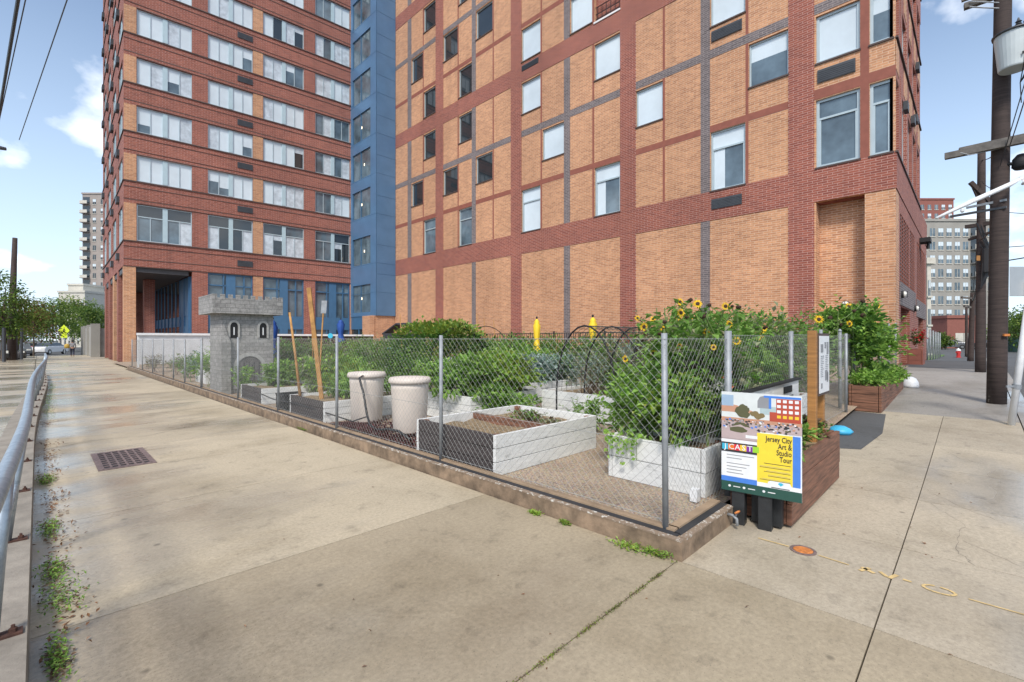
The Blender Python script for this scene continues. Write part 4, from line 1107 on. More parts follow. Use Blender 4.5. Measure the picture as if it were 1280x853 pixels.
# near castle
plant(3.45,12.45,.12,.28,.62,650,.08,.045,['gA','gB'],'small bright bush in front of the castle door',clumps=9)
plant(4.0,12.3,.12,.35,.42,650,.07,.035,['gS','gK'],'grey-green herb tuft at the castle foot',clumps=9)
plant(3.5,15.4,.12,.45,.95,1100,.09,.05,['gA','gB'],'tall green bush behind the fence left of the castle',clumps=12)
plant(3.5,17.3,.12,.5,.9,900,.09,.05,['gB','gK'],'bluish green bush farther left of the castle',clumps=12)
plant(3.6,19.5,.12,.55,.75,900,.09,.05,['gS','gB'],'grey-green bush in the far left of the garden',clumps=12)
plant(3.4,23.5,.12,.5,.65,900,.08,.03,['gD','gS'],'dry brown bush near the white banner',clumps=12,sm='drystem')
plant(3.75,21.2,.12,.45,.6,700,.08,.03,['gS','gD'],'low dry bush beside the far fence posts',clumps=12,sm='drystem')
plant(3.9,15.4,.8,.45,1.15,520,.09,.05,['gB','gO'],'rose bush with peach blooms showing left of the castle tower',clumps=8,name='rose_bush')
# wooden planters greens
for i,(x,r_,l) in enumerate([(4.3,.24,'low green herb near the front end of the near wooden planter'),(4.8,.24,'low green leaves in the middle of the near wooden planter'),(5.3,.22,'low leaves at the notice board end of the near wooden planter')]):
    plant(x,1.2,.43,r_,.20,800,.055,.035,['gA','gB'] if i<2 else ['gB','gD'],l,clumps=10)
for i,(x,l) in enumerate([(10.5,'strawberry-like clump at the near end of the far wooden planter'),(11.3,'leafy clump in the middle of the far wooden planter'),(12.2,'leafy clump toward the building end of the far wooden planter'),(13.1,'leafy clump at the building end of the far wooden planter')]):
    plant(x,1.34,.56,.40,.28,900,.07,.05,['gA','gB'],l,clumps=10)
# big sunflower bush over the side fence
plant(11.2,1.75,.7,.85,1.35,3800,.13,.085,['gB','gC','gA'],'large leafy sunflower bush hanging over the side fence',clumps=16)
for (x,y,z,h,l,n) in [(10.8,1.65,.8,1.25,'sunflower at the top of the leafy bush by the round wall lamp',4),(11.6,1.6,.8,1.2,'sunflower on the building side of the leafy bush',5),(12.3,1.5,.8,.98,'sunflower drooping toward the entrance',4),(10.2,1.75,.8,1.15,'sunflower on the near side of the leafy bush',4)]:
    sunflower(x,y,z,h,l,hd(n,.3,.28,.075),leafn=24)
plant(12.4,1.6,.8,.6,.95,1600,.12,.08,['gB','gA'],'leafy bush drooping toward the entrance at the side fence',clumps=12)
plant(14.2,1.35,.4,.3,.55,300,.08,.03,['gS','gB'],'wispy plant past the far wooden planter',clumps=7)
# geranium-like red flowers by the entrance
t=thing('red_flowers',(22.9,1.52,1.0),'red flowering plant in the planter by the building entrance','plant')
mb=MB(); blob_leaves(mb,(22.9,1.5,1.0),.25,.7,200,.1,.07); mb.build('leaves','gC',t)
mb=MB(); blob_leaves(mb,(22.9,1.45,1.1),.27,.7,110,.10,.07); mb.build('blooms',leafmat('red_petal',[(.45,.01,.02),(.6,.03,.03)]),t)
# weeds on the sidewalk
def weeds(name,label,pts,m,n,L,cat='weeds'):
    mb=MB()
    for _ in range(n):
        (x,y,sx_,sy_,h)=rnd.choice(pts)
        p=Vector((x+rnd.gauss(0,sx_),y+rnd.gauss(0,sy_),0)); p.z=g(p.x,p.y)+rnd.random()*h
        mb.leaf(p,Vector((rnd.gauss(0,1),rnd.gauss(0,1),rnd.uniform(.1,1.0))),Vector((rnd.uniform(-.4,.4),rnd.uniform(-.4,.4),1)),L*rnd.uniform(.6,1.3),L*.45,rnd.randrange(len(m)))
    o=mb.build(name,m); tag(o,label,cat,kind='stuff'); return o
weeds('weeds','green weeds growing along the foot of the railing kerb',[(.06,2.9+.0,.02,.1,.03),(.09,3.55,.045,.14,.06),(.07,4.0,.03,.12,.05),(.06,4.9,.03,.12,.05),(.06,6.6,.03,.1,.05),(.15,13.0,.06,.8,.16),(.2,15.5,.06,.8,.14),(.28,19,.05,1,.1),(.05,2.2,.03,.2,.04)],['gB','gA','gD'],3200,.022)
weeds('weeds','fallen leaves gathered along the railing kerb',[(.10,y,.05,.25,.01) for y in (3.3,4.5,5.4,5.9,7.0,8,8.8,11)],['litter'],420,.03)
weeds('weeds','green weed clump at the foot of the garden kerb near its corner',[(2.86,1.50,.015,.06,.04),(2.84,1.68,.03,.08,.025),(2.85,2.55,.01,.03,.02),(2.86,2.25,.01,.02,.02),(2.93,7.5,.01,.1,.02)],['gA','gY'],900,.025)
weeds('weeds','moss growing in the joint leading to the kerb corner',[(x,1.355,.06,.007,.006) for x in (1.35,1.6,1.9,2.15,2.4,2.62)],['gY','gD'],900,.010)
weeds('weeds','scattered dead leaves on the gravel and pavement',[(1.5,5,1.0,3,.005),(4.5,.5,1.2,.4,.004),(3.6,2.8,.3,.5,.10),(1.8,1.0,.7,.8,.004)],['litter'],75,.022)
# bits under the barrels
mb=MB()
for _ in range(2600):
    x=3.15+abs(rnd.gauss(0,.38)); y=rnd.uniform(4.8,7.2); 
    if x>4.6: continue
    z=g(x,y)+.09+.10*math.exp(-((y-6)**2)/.8)*rnd.random()
    mb.leaf(Vector((x,y,z)),Vector((rnd.gauss(0,1),rnd.gauss(0,1),rnd.uniform(-.1,.5))),Vector((0,0,1)),.05,.025)
tag(mb.build('mulch','mulch'),'dark red bark mulch around the cream barrels','mulch',kind='stuff')
# ------------------------------------------------------------------ barrels
def barrel(x,y,z0,s,label):
    t=thing('rain_barrel',(x,y,z0),label,'barrel','cream rain barrels')
    mb=MB(); mb.lathe((x,y,z0),[(.225*s,0),(.235*s,.02),(.265*s,.62*s),(.272*s,.70*s)],32); mb.build('body','bin',t,smooth=True)
    mb=MB(); mb.lathe((x,y,z0+.70*s),[(.27*s,0),(.298*s,.005),(.302*s,.03),(.298*s,.055),(.28*s,.078),(.1*s,.09),(.0*s+.001,.092)],32); mb.build('lid','bin',t,smooth=True)
    return t
barrel(3.72,6.95,.12,1.0,'left cream barrel with a ribbed lid and a black hose')
barrel(3.66,5.62,.14,.97,'right cream barrel, nearest the open white planter')
mb=MB(); x,y=3.46,6.72
mb.tube([(3.52,6.70,.86),(3.42,6.62,.84),(3.40,6.45,.62),(3.40,6.36,.35),(3.36,6.2,.2),(3.30,5.9,.17),(3.25,5.5,.24),(3.22,5.2,.26),(3.2,4.9,.2)],.017,8)
mb.tube([(3.40,6.40,.5),(3.38,6.3,.3),(3.3,6.6,.2),(3.22,7.4,.26),(3.18,8.4,.3),(3.16,9.5,.28),(3.16,10.3,.33)],.011,6)
tag(mb.build('garden_hose','hose',smooth=True),'black garden hose running from the left barrel along the fence','hose')
# black crate
t=thing('black_crate',(3.42,9.25,.1),'black plastic crate on the gravel beside the fence','crate')
mb=MB(); x0,x1,y0,y1=3.2,3.62,9.0,9.5
mb.box(x0,x1,y0,y0+.02,.12,.40);mb.box(x0,x1,y1-.02,y1,.12,.40);mb.box(x0,x0+.02,y0+.021,y1-.021,.12,.40);mb.box(x1-.02,x1,y0+.021,y1-.021,.12,.40);mb.box(x0+.021,x1-.021,y0+.021,y1-.021,.12,.15)
mb.build('crate_body','black2',t,bevel=.008)
mb=MB()
for k in range(5): mb.box(x0-.006,x0,y0+.05+k*.09,y0+.07+k*.09,.15,.37)
mb.box(x0-.01,x1+.01,y0-.01,y0,.37,.40);mb.box(x0-.01,x0-.001,y0,y1,.37,.40); mb.build('ribs','black2',t)
# ------------------------------------------------------------------ castle
ca=thing('castle_playhouse',(3.75,13.5,.1),'grey stone-patterned toy castle tower with battlements and an arched door','playhouse')
cx0,cx1,cy0,cy1=3.12,4.30,12.95,14.0
zb,zt=.1,2.05
def arch(w_,h_,n=8,pt=False):
    pts=[(-w_/2,0),(w_/2,0)]
    r=w_/2
    for i in range(n+1):
        a=math.pi*i/n
        pts.append((r*math.cos(a),h_-r+(r*1.25 if pt else r)*math.sin(a)))
    return pts
CF=Wall((cx0,cy0),(cx1,cy0)); CF.n=Vector((0,-1,0))
mb=MB(); mb.box(cx0,cx1,cy0,cy1,zb,zt); mb.build('tower_body','stone',ca)
mb=MB(); mb.box(cx0-.02,cx0+.18,cy0-.10,cy0+.5,zb,1.35); mb.hexa([(cx0-.02,cy0-.10,1.35),(cx0+.18,cy0-.10,1.35),(cx0+.18,cy0+.5,1.35),(cx0-.02,cy0+.5,1.35),(cx0-.0,cy0-.02,1.8),(cx0+.05,cy0-.02,1.8),(cx0+.05,cy0+.3,1.8),(cx0,cy0+.3,1.8)]); mb.build('buttress','stone',ca)
px0,px1,py0,py1=cx0-.22,cx1+.18,cy0-.16,cy1+.16; pz0,pz1=2.05,2.42
mb=MB()
w_=.05
def merl(ax,a0,a1,o0,o1):
    n=9; st=(a1-a0)/(2*n+1)
    for k in range(n+1):
        s0=a0+2*k*st; s1=s0+st*1.15
        s1=min(s1,a1)
        if ax=='x': mb.box(s0,s1,o0+.001,o1-.001,pz1-.001,pz1+.085)
        else: mb.box(o0+.001,o1-.001,s0,s1,pz1-.001,pz1+.085)
mb.box(px0,px1,py0,py0+w_,pz0,pz1);mb.box(px0,px1,py1-w_,py1,pz0,pz1);mb.box(px0,px0+w_,py0+w_,py1-w_,pz0,pz1);mb.box(px1-w_,px1,py0+w_,py1-w_,pz0,pz1)
merl('x',px0,px1,py0,py0+w_);merl('x',px0,px1,py1-w_,py1);merl('y',py0+.07,py1-.07,px0,px0+w_);merl('y',py0+.07,py1-.07,px1-w_,px1)
mb.box(px0+w_,px1-w_,py0+w_,py1-w_,pz0,pz0+.03)
mb.build('battlement','stone',ca)
cfn=lambda ox,oz:(lambda u,v,d:(ox+u,cy0-d,oz+v))
mb=MB(); cxm=(cx0+cx1)/2+.03
def ring(mb,w_,h_,ox,oz,t_,d0,d1,m=0,pt=False):
    o=arch(w_+2*t_,h_+t_,10,pt); i_=arch(w_,h_,10,pt)
    o=o[1:]+[o[0]]; i_=i_[1:]+[i_[0]]
    fn=cfn(ox,oz)
    for k in range(len(o)-1):
        q=[o[k],o[k+1],i_[k+1],i_[k]]
        mb.hexa([fn(*q[0],d0),fn(*q[1],d0),fn(*q[2],d0),fn(*q[3],d0),fn(*q[0],d1),fn(*q[1],d1),fn(*q[2],d1),fn(*q[3],d1)],m)
ring(mb,.58,.80,cxm,.2,.09,-.01,.03); mb.build('door_arch','stonel',ca)
mb=MB(); mb.prism(arch(.58,.80,12),cfn(cxm,.2),-.01,.012); 
d=mb.build('arched_door','door',ca)
mb=MB()
for k in range(5): mb.box(cxm-.25+k*.115,cxm-.235+k*.115,cy0-.016,cy0-.012,.25,.85)
mb.box(cxm-.08,cxm-.06,cy0-.02,cy0-.012,.62,.78);mb.box(cxm+.05,cxm+.07,cy0-.02,cy0-.012,.62,.78); mb.build('door_planks','black2',d)
for ox in (cx0+.27,cx0+.93):
    mb=MB(); ring(mb,.17,.36,ox,1.46,.045,-.01,.03,pt=True); a=mb.build('arched_window','stonel',ca)
    mb=MB(); mb.prism(arch(.17,.36,10,True),cfn(ox,1.46),-.01,.012); mb.build('dark_opening','black2',a)
    mb=MB(); mb.box(ox-.012,ox+.012,cy0-.018,cy0-.012,1.53,1.72); mb.build('light_slit','whitep',a)
# ------------------------------------------------------------------ stakes, umbrellas, garden stuff
def stick(name,label,p,q,r0,r1,m,cat,square=False):
    mb=MB()
    if square:
        p=Vector(p);q=Vector(q);d=(q-p); a=d.cross(Vector((RT[0],RT[1],0))).normalized()*r0*.4; b=d.cross(a).normalized()*r0
        mb.obox((p+q)/2,a,b,d/2)
    else: mb.tube([p,((Vector(p)+Vector(q))/2+Vector((.01,.01,0))),q],[r0,(r0+r1)/2,r1],8)
    return tag(mb.build(name,m,smooth=not square),label,cat)
a=at(403,8.1);b=at(386,8.2)
stick('wooden_stake','thick orange weathered plank leaning upright behind the left barrel',(a[0],a[1],.3),(b[0],b[1],hz(360,8.2)),.036,.03,'stake','stake',True)
a=at(376,8.5);b=at(362,8.7)
stick('wooden_stake','thinner orange stake leaning beside the thick plank, toward the castle',(a[0],a[1],.3),(b[0],b[1],hz(391,8.7)),.028,.02,'stake','stake')
a=at(398,9.2);b=at(404,9.6)
sp=thing('garden_spade',(a[0],a[1],.4),'spade stuck handle down between the stakes, grey blade up','spade')
mb=MB(); mb.tube([(a[0],a[1],.4),(b[0],b[1],hz(392,9.6))],.016,6); mb.build('handle','stake',sp)
b2=at(405,9.6); mb=MB(); u=Vector((RT[0],RT[1],0))*.055
mb.obox((b2[0],b2[1],hz(384,9.6)),u,Vector((FW[0],FW[1],0))*.006,Vector((.01,0,.13))); mb.build('blade','galv',sp)
for i,(px,py,d,l) in enumerate([(596,392,15,'bamboo cane between the gray brick stripe and the yellow umbrella'),(605,398,15.5,'shorter bamboo cane right of the vine arch'),(500,393,12,'bamboo cane rising out of the vine arch'),(388,372,10.5,'thin cane beside the thick plank'),(617,400,16,'bamboo cane near the picket fence')]):
    a=at(px,d); b=at(px+4,d)
    stick('bamboo_cane',l,(b[0],b[1],.5),(a[0],a[1],hz(py,d)),.014,.01,'stake','cane')
def umbrella(px,d,ytop,ybot,m,label,w=.17):
    x,y=at(px,d); z0=g(x,y)+.1; zt=hz(ytop,d); zl=hz(ybot,d)
    t=thing('closed_umbrella',(x,y,z0),label,'umbrella','closed garden umbrellas')
    mb=MB(); mb.tube([(x,y,z0),(x,y,zt+.03)],.02,8); mb.build('pole','black2',t)
    mb=MB(); mb.lathe((x,y,zt+.02),[(.03,0),(.035,.04),(.01,.07)],8); mb.build('finial','black2',t)
    mb=MB(); n=16; H_=zt-zl; prof=[(.02,0),(w*.55,-.08*H_),(w*.5,-.12*H_),(w*.75,-.2*H_),(w*.62,-.5*H_),(w*.45,-.62*H_),(w*.75,-.85*H_),(w*.95,-1.0*H_)]
    base=len(mb.v)
    for r_,z in prof:
        for j in range(n):
            tt=2*math.pi*j/n; k=r_*(1.18 if j%2 else .78); mb.v.append((x+k*math.cos(tt),y+k*math.sin(tt),zt+z+(.04 if j%2 and z==prof[-1][1] else 0)))
    for i in range(len(prof)-1):
        for j in range(n): mb.f.append((base+i*n+j,base+i*n+(j+1)%n,base+(i+1)*n+(j+1)%n,base+(i+1)*n+j)); mb.m.append(0)
    mb.build('canopy',m,t,smooth=True)
umbrella(671,16,399,441,'yel','closed yellow umbrella standing clear in the middle of the garden',.15)
umbrella(741,14,397,440,'yel','closed yellow umbrella whose top shows above the hoop tunnel',.15)
umbrella(341,15,400,448,'bluec','closed blue umbrella right behind the castle playhouse',.17)
umbrella(426,22,400,428,'bluec','closed blue umbrella in front of the blue storefront',.2)
umbrella(336,19,404,440,'bluec','farther blue umbrella mostly hidden by the castle playhouse',.15)
# charcoal awning / grill shelter and cyan tub
x,y=at(508,20)
t=thing('garden_awning',(x,y,.2),'low charcoal awning behind the vine arch','awning')
mb=MB(); U=Vector((RT[0],RT[1],0)); V=Vector((FW[0],FW[1],0)); c=Vector((x,y,0))
A=[c-U*1.05,c-U*.45,c+U*.95]
z_=[hz(417,20),hz(404,20),hz(403,20)]
for k in range(2):
    a,b=A[k],A[k+1]; za,zb_=z_[k],z_[k+1]
    mb.hexa([a+Vector((0,0,za-.05)),b+Vector((0,0,zb_-.05-.35*k)),b+V*1.5+Vector((0,0,zb_-.05)),a+V*1.5+Vector((0,0,za-.05)),a+Vector((0,0,za)),b+Vector((0,0,zb_)),b+V*1.5+Vector((0,0,zb_)),a+V*1.5+Vector((0,0,za))])
mb.obox(c+Vector((-.1,0,(hz(417,20)+.9)/2)),U*.9,V*.02,Vector((0,0,(hz(417,20)-.9)/2)))
mb.build('canopy','char',t)
for s in (-1,.9):
    mb=MB(); q=c+U*s+V*.7; mb.tube([(q.x,q.y,.2),(q.x,q.y,z_[0]-.06)],.03,6); mb.build('post','galv',t)
x,y=at(494,15); t=thing('cyan_tub',(x,y,.3),'bright cyan plastic tub behind the plants left of the vine arch','tub')
mb=MB(); mb.lathe((x,y,.4),[(.26,0),(.31,.72)],20); mb.build('body','cyan',t,smooth=True)
mb=MB(); mb.lathe((x,y,1.10),[(.31,0),(.335,.01),(.335,.045),(.3,.05)],20); mb.build('rim','cyan',t,smooth=True)
x,y=at(413,24); t=thing('round_sign',(x,y,.2),'small round pale blue sign beside the blue umbrella','sign')
mb=MB(); mb.tube([(x-.01,y-.01,hz(420,24)),(x+.01,y+.01,hz(420,24))],.13,16); mb.build('disc','p_teal',t); mb=MB(); mb.tube([(x,y,.1),(x,y,hz(424,24))],.02,6); mb.build('post','galv',t)
# white lean-to board behind the poster
cb=thing('painted_board',(5.3,1.45,.1),'white painted board with a sloping black top edge standing behind the poster','board')
mb=MB(); mb.hexa([(4.25,1.435,.05),(6.15,1.435,.05),(6.15,1.465,.05),(4.25,1.465,.05),(4.25,1.435,.945),(6.15,1.435,.965),(6.15,1.465,.965),(4.25,1.465,.945)]); mb.build('panel','white',cb)
mb=MB(); mb.hexa([(4.2,1.415,.946),(6.2,1.415,.966),(6.2,1.475,.966),(4.2,1.475,.946),(4.2,1.415,.966),(6.2,1.415,.986),(6.2,1.475,.986),(4.2,1.475,.966)]); mb.build('top_edge','black2',cb)
mb=MB(); mb.box(5.55,5.85,1.425,1.434,.85,.92); mb.box(5.45,5.9,1.427,1.434,.80,.815); mb.build('hatch','dark',cb)
# blue bag
t=MB(); 
t.lathe((8.0,1.35,g(8,1.3)),[(.02,0),(.13,.01),(.16,.05),(.12,.09),(.06,.12),(.01,.12)],9)
tag(t.build('blue_bag','cyan',smooth=True),'crumpled light blue bag on the ground beside the near wooden planter','bag')
# white domed object by far planter
x,y=13.9,1.02; t=thing('white_bucket',(x,y,g(x,y)),'white upturned bucket at the end of the far wooden planter','bucket')
mb=MB(); mb.lathe((x,y,g(x,y)),[(.15,0),(.15,.05),(.14,.12),(.10,.20),(.04,.235),(.01,.24)],18); mb.build('bucket_body','whitep',t,smooth=True)
mb=MB(); mb.tube([(x-.15,y,g(x,y)+.06),(x-.08,y-.13,g(x,y)+.05),(x+.08,y-.13,g(x,y)+.05),(x+.15,y,g(x,y)+.06)],.004,5); mb.build('handle','galv',t)
# tap on the kerb
t=thing('hose_tap',(3.68,1.30,.02),'small metal tap with an orange handle on the side of the kerb','tap')
mb=MB(); mb.tube([(3.68,1.335,.10),(3.68,1.29,.10),(3.68,1.265,.08),(3.68,1.262,.03)],.012,8); mb.tube([(3.68,1.275,.095),(3.68,1.265,.125)],.007,6); mb.build('spout','galv',t,smooth=True)
mb=MB(); mb.tube([(3.655,1.27,.128),(3.67,1.25,.142),(3.69,1.25,.14),(3.705,1.268,.12)],.008,6); mb.build('handle','orust',t,smooth=True)
mb=MB(); mb.box(3.76,3.83,1.6,1.66,.1,.2); tag(mb.build('white_block','whitep'),'small white block on the gravel at the fence corner','block')
# ------------------------------------------------------------------ poster
PL=Vector((3.767,1.407,0)); PR=Vector((3.83,.872,0)); pu=(PR-PL).normalized(); PWd=(PR-PL).length; pn=Vector((pu.y,-pu.x,0))
if pn.dot(Vector((FW[0],FW[1],0)))>0: pn=-pn
PZ0,PZ1=.257,1.02; PH=PZ1-PZ0
po=thing('event_poster',(3.8,1.14,0),'printed event poster on two black posts at the garden corner, photo above yellow block','poster')
def pp(u,v,d): 
    q=PL+pu*(u*PWd)+pn*d; return (q.x,q.y,PZ0+v*PH)
def prect(mb,u0,u1,v0,v1,m,d=.0015,b=.0):
    mb.hexa([pp(u0,v0,b),pp(u1,v0,b),pp(u1,v0,d),pp(u0,v0,d),pp(u0,v1,b),pp(u1,v1,b),pp(u1,v1,d),pp(u0,v1,d)],m)
mb=MB(); prect(mb,0,1,0,1,0,d=0,b=-.008); mb.build('board','p_white',po)
# photo area
mats=['p_sky','p_brick','p_tree','p_tree2','p_ltb','p_pink','p_dk','p_sal','p_steel','p_blue','p_white','p_gold','p_grey']
mb=MB(); prect(mb,.0,1,.625,1.0,0,.001)
prect(mb,.0,.16,.86,.97,4,.0016);mb.prism([(.0,.89),(.0,.8),(.5,.8),(.2,.87)],lambda u,v,d:pp(u,v,d),.001,.0014,7)
prect(mb,.50,.72,.80,.88,8,.0015); mb.prism([(.47,.86),(.62,.86),(.62,.97),(.56,.985),(.5,.97),(.47,.93)],lambda u,v,d:pp(u,v,d),.001,.0017,12)
prect(mb,.55,.99,.965,.985,9,.0021); prect(mb,.61,.64,.86,.965,9,.002)
prect(mb,.70,.99,.74,.962,1,.0018); prect(mb,.62,.99,.74,.83,1,.0019)
for r_ in range(4):
    for c_ in range(4): prect(mb,.71+c_*.07,.755+c_*.07,.925-r_*.05,.953-r_*.05,10 if r_<3 else 11,.0022)
prect(mb,.0,1,.70,.745,7,.0013); prect(mb,0,1,.627,.705,5,.0014)
def blob(u,v,a,b,m,d):
    pts=[(u+a*math.cos(t)*rnd.uniform(.8,1.1),v+b*math.sin(t)*rnd.uniform(.8,1.1)) for t in [i*6.283/12 for i in range(12)]]
    mb.prism(pts,lambda u_,v_,d_:pp(u_,v_,d_),.001,d,m)
for i in range(7): blob(.25+rnd.uniform(-.07,.07),.80+rnd.uniform(-.05,.06),.06,.035,2,.0023+i*1e-4)
for i in range(5): blob(.48+rnd.uniform(-.08,.08),.79+rnd.uniform(-.02,.03),.05,.025,3,.0023+i*1e-4)
for i in range(190):
    u=rnd.uniform(.02,.97);v=.63+rnd.random()*.10; s=rnd.uniform(.006,.016); prect(mb,max(0,u-s),min(1,u+s),v-s*.5,v+s*.5,rnd.choice([6,6,10,12,3,9,5,2,5,7,6]),.0026+i*4e-6)
mb.prism([(.10,.60),(.40,.60),(.46,.56+.08),(.22,.68)],lambda u,v,d:pp(u,v,d),.001,.0038,5); mb.prism([(.14,.66),(.38,.66),(.30,.70),(.2,.70)],lambda u,v,d:pp(u,v,d),.001,.004,2)
prect(mb,0,.5,.50,.625,5,.0012)
mb.prism([(.0,.53),(.5,.53),(.5,.60),(.25,.68),(.0,.62)],lambda u,v,d:pp(u,v,d),.001,.0041,5); blob(.22,.625,.13,.03,2,.0045); prect(mb,.32,.47,.55,.58,10,.0046)
mb.build('photograph_print',mats,po)
mb=MB(); prect(mb,.0,.465,.49,.52,0,.0047); prect(mb,0,.5,.395,.49,1,.0042)
prect(mb,.465,.90,.12,.615,2,.0044); prect(mb,.895,.985,.12,.615,3,.0045); prect(mb,.0,.465,.095,.145,3,.0044); prect(mb,0,1,.0,.095,4,.0047)
prect(mb,.0,.465,.145,.39,0,.0042); prect(mb,.465,1,.095,.135,0,.0046); mb.prism([(.6,.11),(.6,.15),(.63,.165),(.86,.165),(.88,.14),(.88,.11)],lambda u,v,d:pp(u,v,d),.001,.005,0)
for i,m_ in enumerate((5,6,7,8,9,10)): prect(mb,.01+i*.08,.01+(i+1)*.08,.415,.475,m_,.0048)
mb.prism([(.72,.145),(.74,.158),(.77,.158),(.79,.145),(.755,.125)],lambda u,v,d:pp(u,v,d),.001,.0056,5)
for u in (.11,.30,.55): mb.prism([(u+.018*math.cos(t),.05+.012*math.sin(t)) for t in [i*6.283/10 for i in range(10)]],lambda a_,b_,d_:pp(a_,b_,d_),.001,.0055,0)
for u in (.16,.35,.60): prect(mb,u,u+.09,.045,.053,0,.0053)
for k in range(6): prect(mb,.07,.07+(.36,.2,.3,.26,.2,.22)[k],.36-k*.032-(.02 if k>1 else 0),.368-k*.032-(.02 if k>1 else 0),11,.0046)
for k in range(4): prect(mb,.5+.05*(k%3),.87,.285-k*.04,.290-k*.04,12,.0048); prect(mb,.5+.05*(k%3)+.03*(k%2),.87,.285-k*.04+.012,.288-k*.04+.012,11,.0048)
prect(mb,.55,.87,.325,.331,12,.0048); prect(mb,.64,.86,.10,.107,12,.0056)
mb.build('printed_blocks',['p_white','p_dk','p_yel','p_blue','p_green','p_teal','p_or','p_red','p_gold','p_pur','p_lime','p_grey','p_dk'],po)
def text(s,u,v,size,m,name,parent,align='LEFT',fn=pp,d=.0062,ws=1.0,W=PWd,Hh=PH,uv=(pu,pn),ex=.0004):
    cu=bpy.data.curves.new('lettering_curve','FONT'); cu.body=s; cu.size=size; cu.align_x=align; cu.extrude=ex; cu.offset=.0006 if size<.1 else 0; cu.resolution_u=2
    tmp=bpy.data.objects.new('lettering_tmp',cu); col.objects.link(tmp)
    dg=bpy.context.evaluated_depsgraph_get(); me=bpy.data.meshes.new_from_object(tmp.evaluated_get(dg))
    bpy.data.objects.remove(tmp); bpy.data.curves.remove(cu)
    q=Vector(fn(u,v,d)); mb=MB()
    for vt in me.vertices: 
        p=q+uv[0]*vt.co.x*ws+Vector((0,0,1))*vt.co.y+uv[1]*vt.co.z; mb.v.append(tuple(p))
    for pl in me.polygons: mb.f.append(tuple(pl.vertices)); mb.m.append(0)
    bpy.data.meshes.remove(me)
    return mb.build(name,m,parent)
for s,v,sz in (('Jersey City',.545,.056),('Art &',.482,.056),('Studio',.42,.056),('Tour',.358,.056)):
    text(s,.885,v,sz,'p_dk','lettering',po,'RIGHT',ws=.68)
for i,s in enumerate('JCAST'): text(s,.055+i*.08,.423,.058,'p_white','lettering',po,'CENTER',ws=1.0)
for uu in (.215,.555):
    mb=MB(); q=PL+pu*(uu*PWd)-pn*.055; mb.obox((q.x,q.y,.20+.2),pu*.045,pn*.045,Vector((0,0,.42))); mb.build('post','blackwood',po,bevel=.003)
# dark boards behind the poster posts (back rest against the planter)
mb=MB()
for k in range(3): mb.box(3.90,3.95,1.02+k*.13,1.10+k*.13,.02,.44)
tag(mb.build('black_planks','blackwood'),'short black upright planks behind the poster posts','planks')
# ------------------------------------------------------------------ notice board
nb=thing('notice_board',(5.4,1.1,.45),'notice board with a white sheet in a dark frame on orange cedar posts','notice board')
mb=MB(); mb.box(5.15,5.225,1.06,1.13,.42,1.51); mb.build('post','cedar',nb,bevel=.004)
mb=MB(); mb.box(5.63,5.70,1.092,1.15,.42,1.40); mb.build('post','cedar',nb,bevel=.004)
mb=MB(); mb.box(5.24,5.70,1.055,1.09,.88,1.485); mb.build('frame','ledge',nb,bevel=.003)
mb=MB(); mb.box(5.265,5.675,1.050,1.056,.905,1.46); sh=mb.build('sheet','p_white',nb)
mb=MB()
for (a0,a1,z0,z1) in ((5.30,5.40,1.30,1.38),(5.46,5.52,1.34,1.40),(5.55,5.63,1.28,1.40),(5.48,5.58,1.02,1.12),(5.31,5.37,.95,1.0),(5.56,5.62,1.0,1.1)): mb.box(a0,a1,1.047,1.0505,z0,z1)
for k in range(12):
    z=1.26-k*.018; mb.box(5.30,5.30+rnd.uniform(.08,.14),1.0475,1.0505,z,z+.006); mb.box(5.50,5.50+rnd.uniform(.08,.13),1.0475,1.0505,z,z+.006)
mb.build('print','p_grey',sh)
# ------------------------------------------------------------------ utility poles right
def pole_at(px,d,py_top,r0,r1,label,lean=(0,0),pxt=None):
    x,y=at(px,d); z0=g(x,y)
    xt,yt=at(pxt or px,d); zt=hz(py_top,d)
    t=thing('utility_pole',(x,y,z0),label,'utility pole')
    n=10; pts=[(x+(xt-x)*i/n+rnd.uniform(-.006,.006),y+(yt-y)*i/n,z0-.1+(zt-z0+.1)*i/n) for i in range(n+1)]
    mb=MB(); mb.tube(pts,[r0+(r1-r0)*i/n for i in range(n+1)],14); mb.build('pole','pole',t,smooth=True)
    return t,x,y,z0,zt
U=Vector((RT[0],RT[1],0)); V=Vector((FW[0],FW[1],0))
def W3(px,py,d): x,y=at(px,d); return Vector((x,y,hz(py,d)))
t1,x1,y1,_,_=pole_at(1245.5,8.5,-150,.135,.112,'thick dark wooden utility pole carrying a grey transformer at the right edge',pxt=1256)
def beam(name,m,par,p,q,hw,hh):
    p=Vector(p);q=Vector(q); d=q-p; s=d.cross(Vector((0,0,1))).normalized()*hw; u=s.cross(d).normalized()*hh
    mb=MB(); mb.obox((p+q)/2,d/2,s,u); return mb.build(name,m,par)
beam('crossarm','arm',t1,W3(1181,196,8.9),W3(1300,171,8.0),.05,.055)
beam('crossarm','arm',t1,W3(1199,189,8.75),W3(1300,167,8.15),.045,.05)
beam('crossarm','arm',t1,W3(1205,9,8.8),W3(1300,-25,8.2),.05,.05)
beam('crossarm','arm',t1,W3(1202,0,8.9),W3(1300,-35,8.3),.03,.04)
mb=MB(); mb.tube([W3(1212,9,8.7),W3(1256,11,8.42)],.012,6); mb.tube([W3(1212,2,8.7),W3(1256,4,8.42)],.010,6); mb.tube([W3(1196,190,8.75),W3(1212,194,8.6),W3(1250,186,8.4)],.008,6); mb.build('brace','galv',t1)
tf=W3(1268,64,8.15)
tr=thing('transformer',(tf.x,tf.y,tf.z-.32),'grey cylindrical transformer with black straps mounted high on the thick pole','transformer')
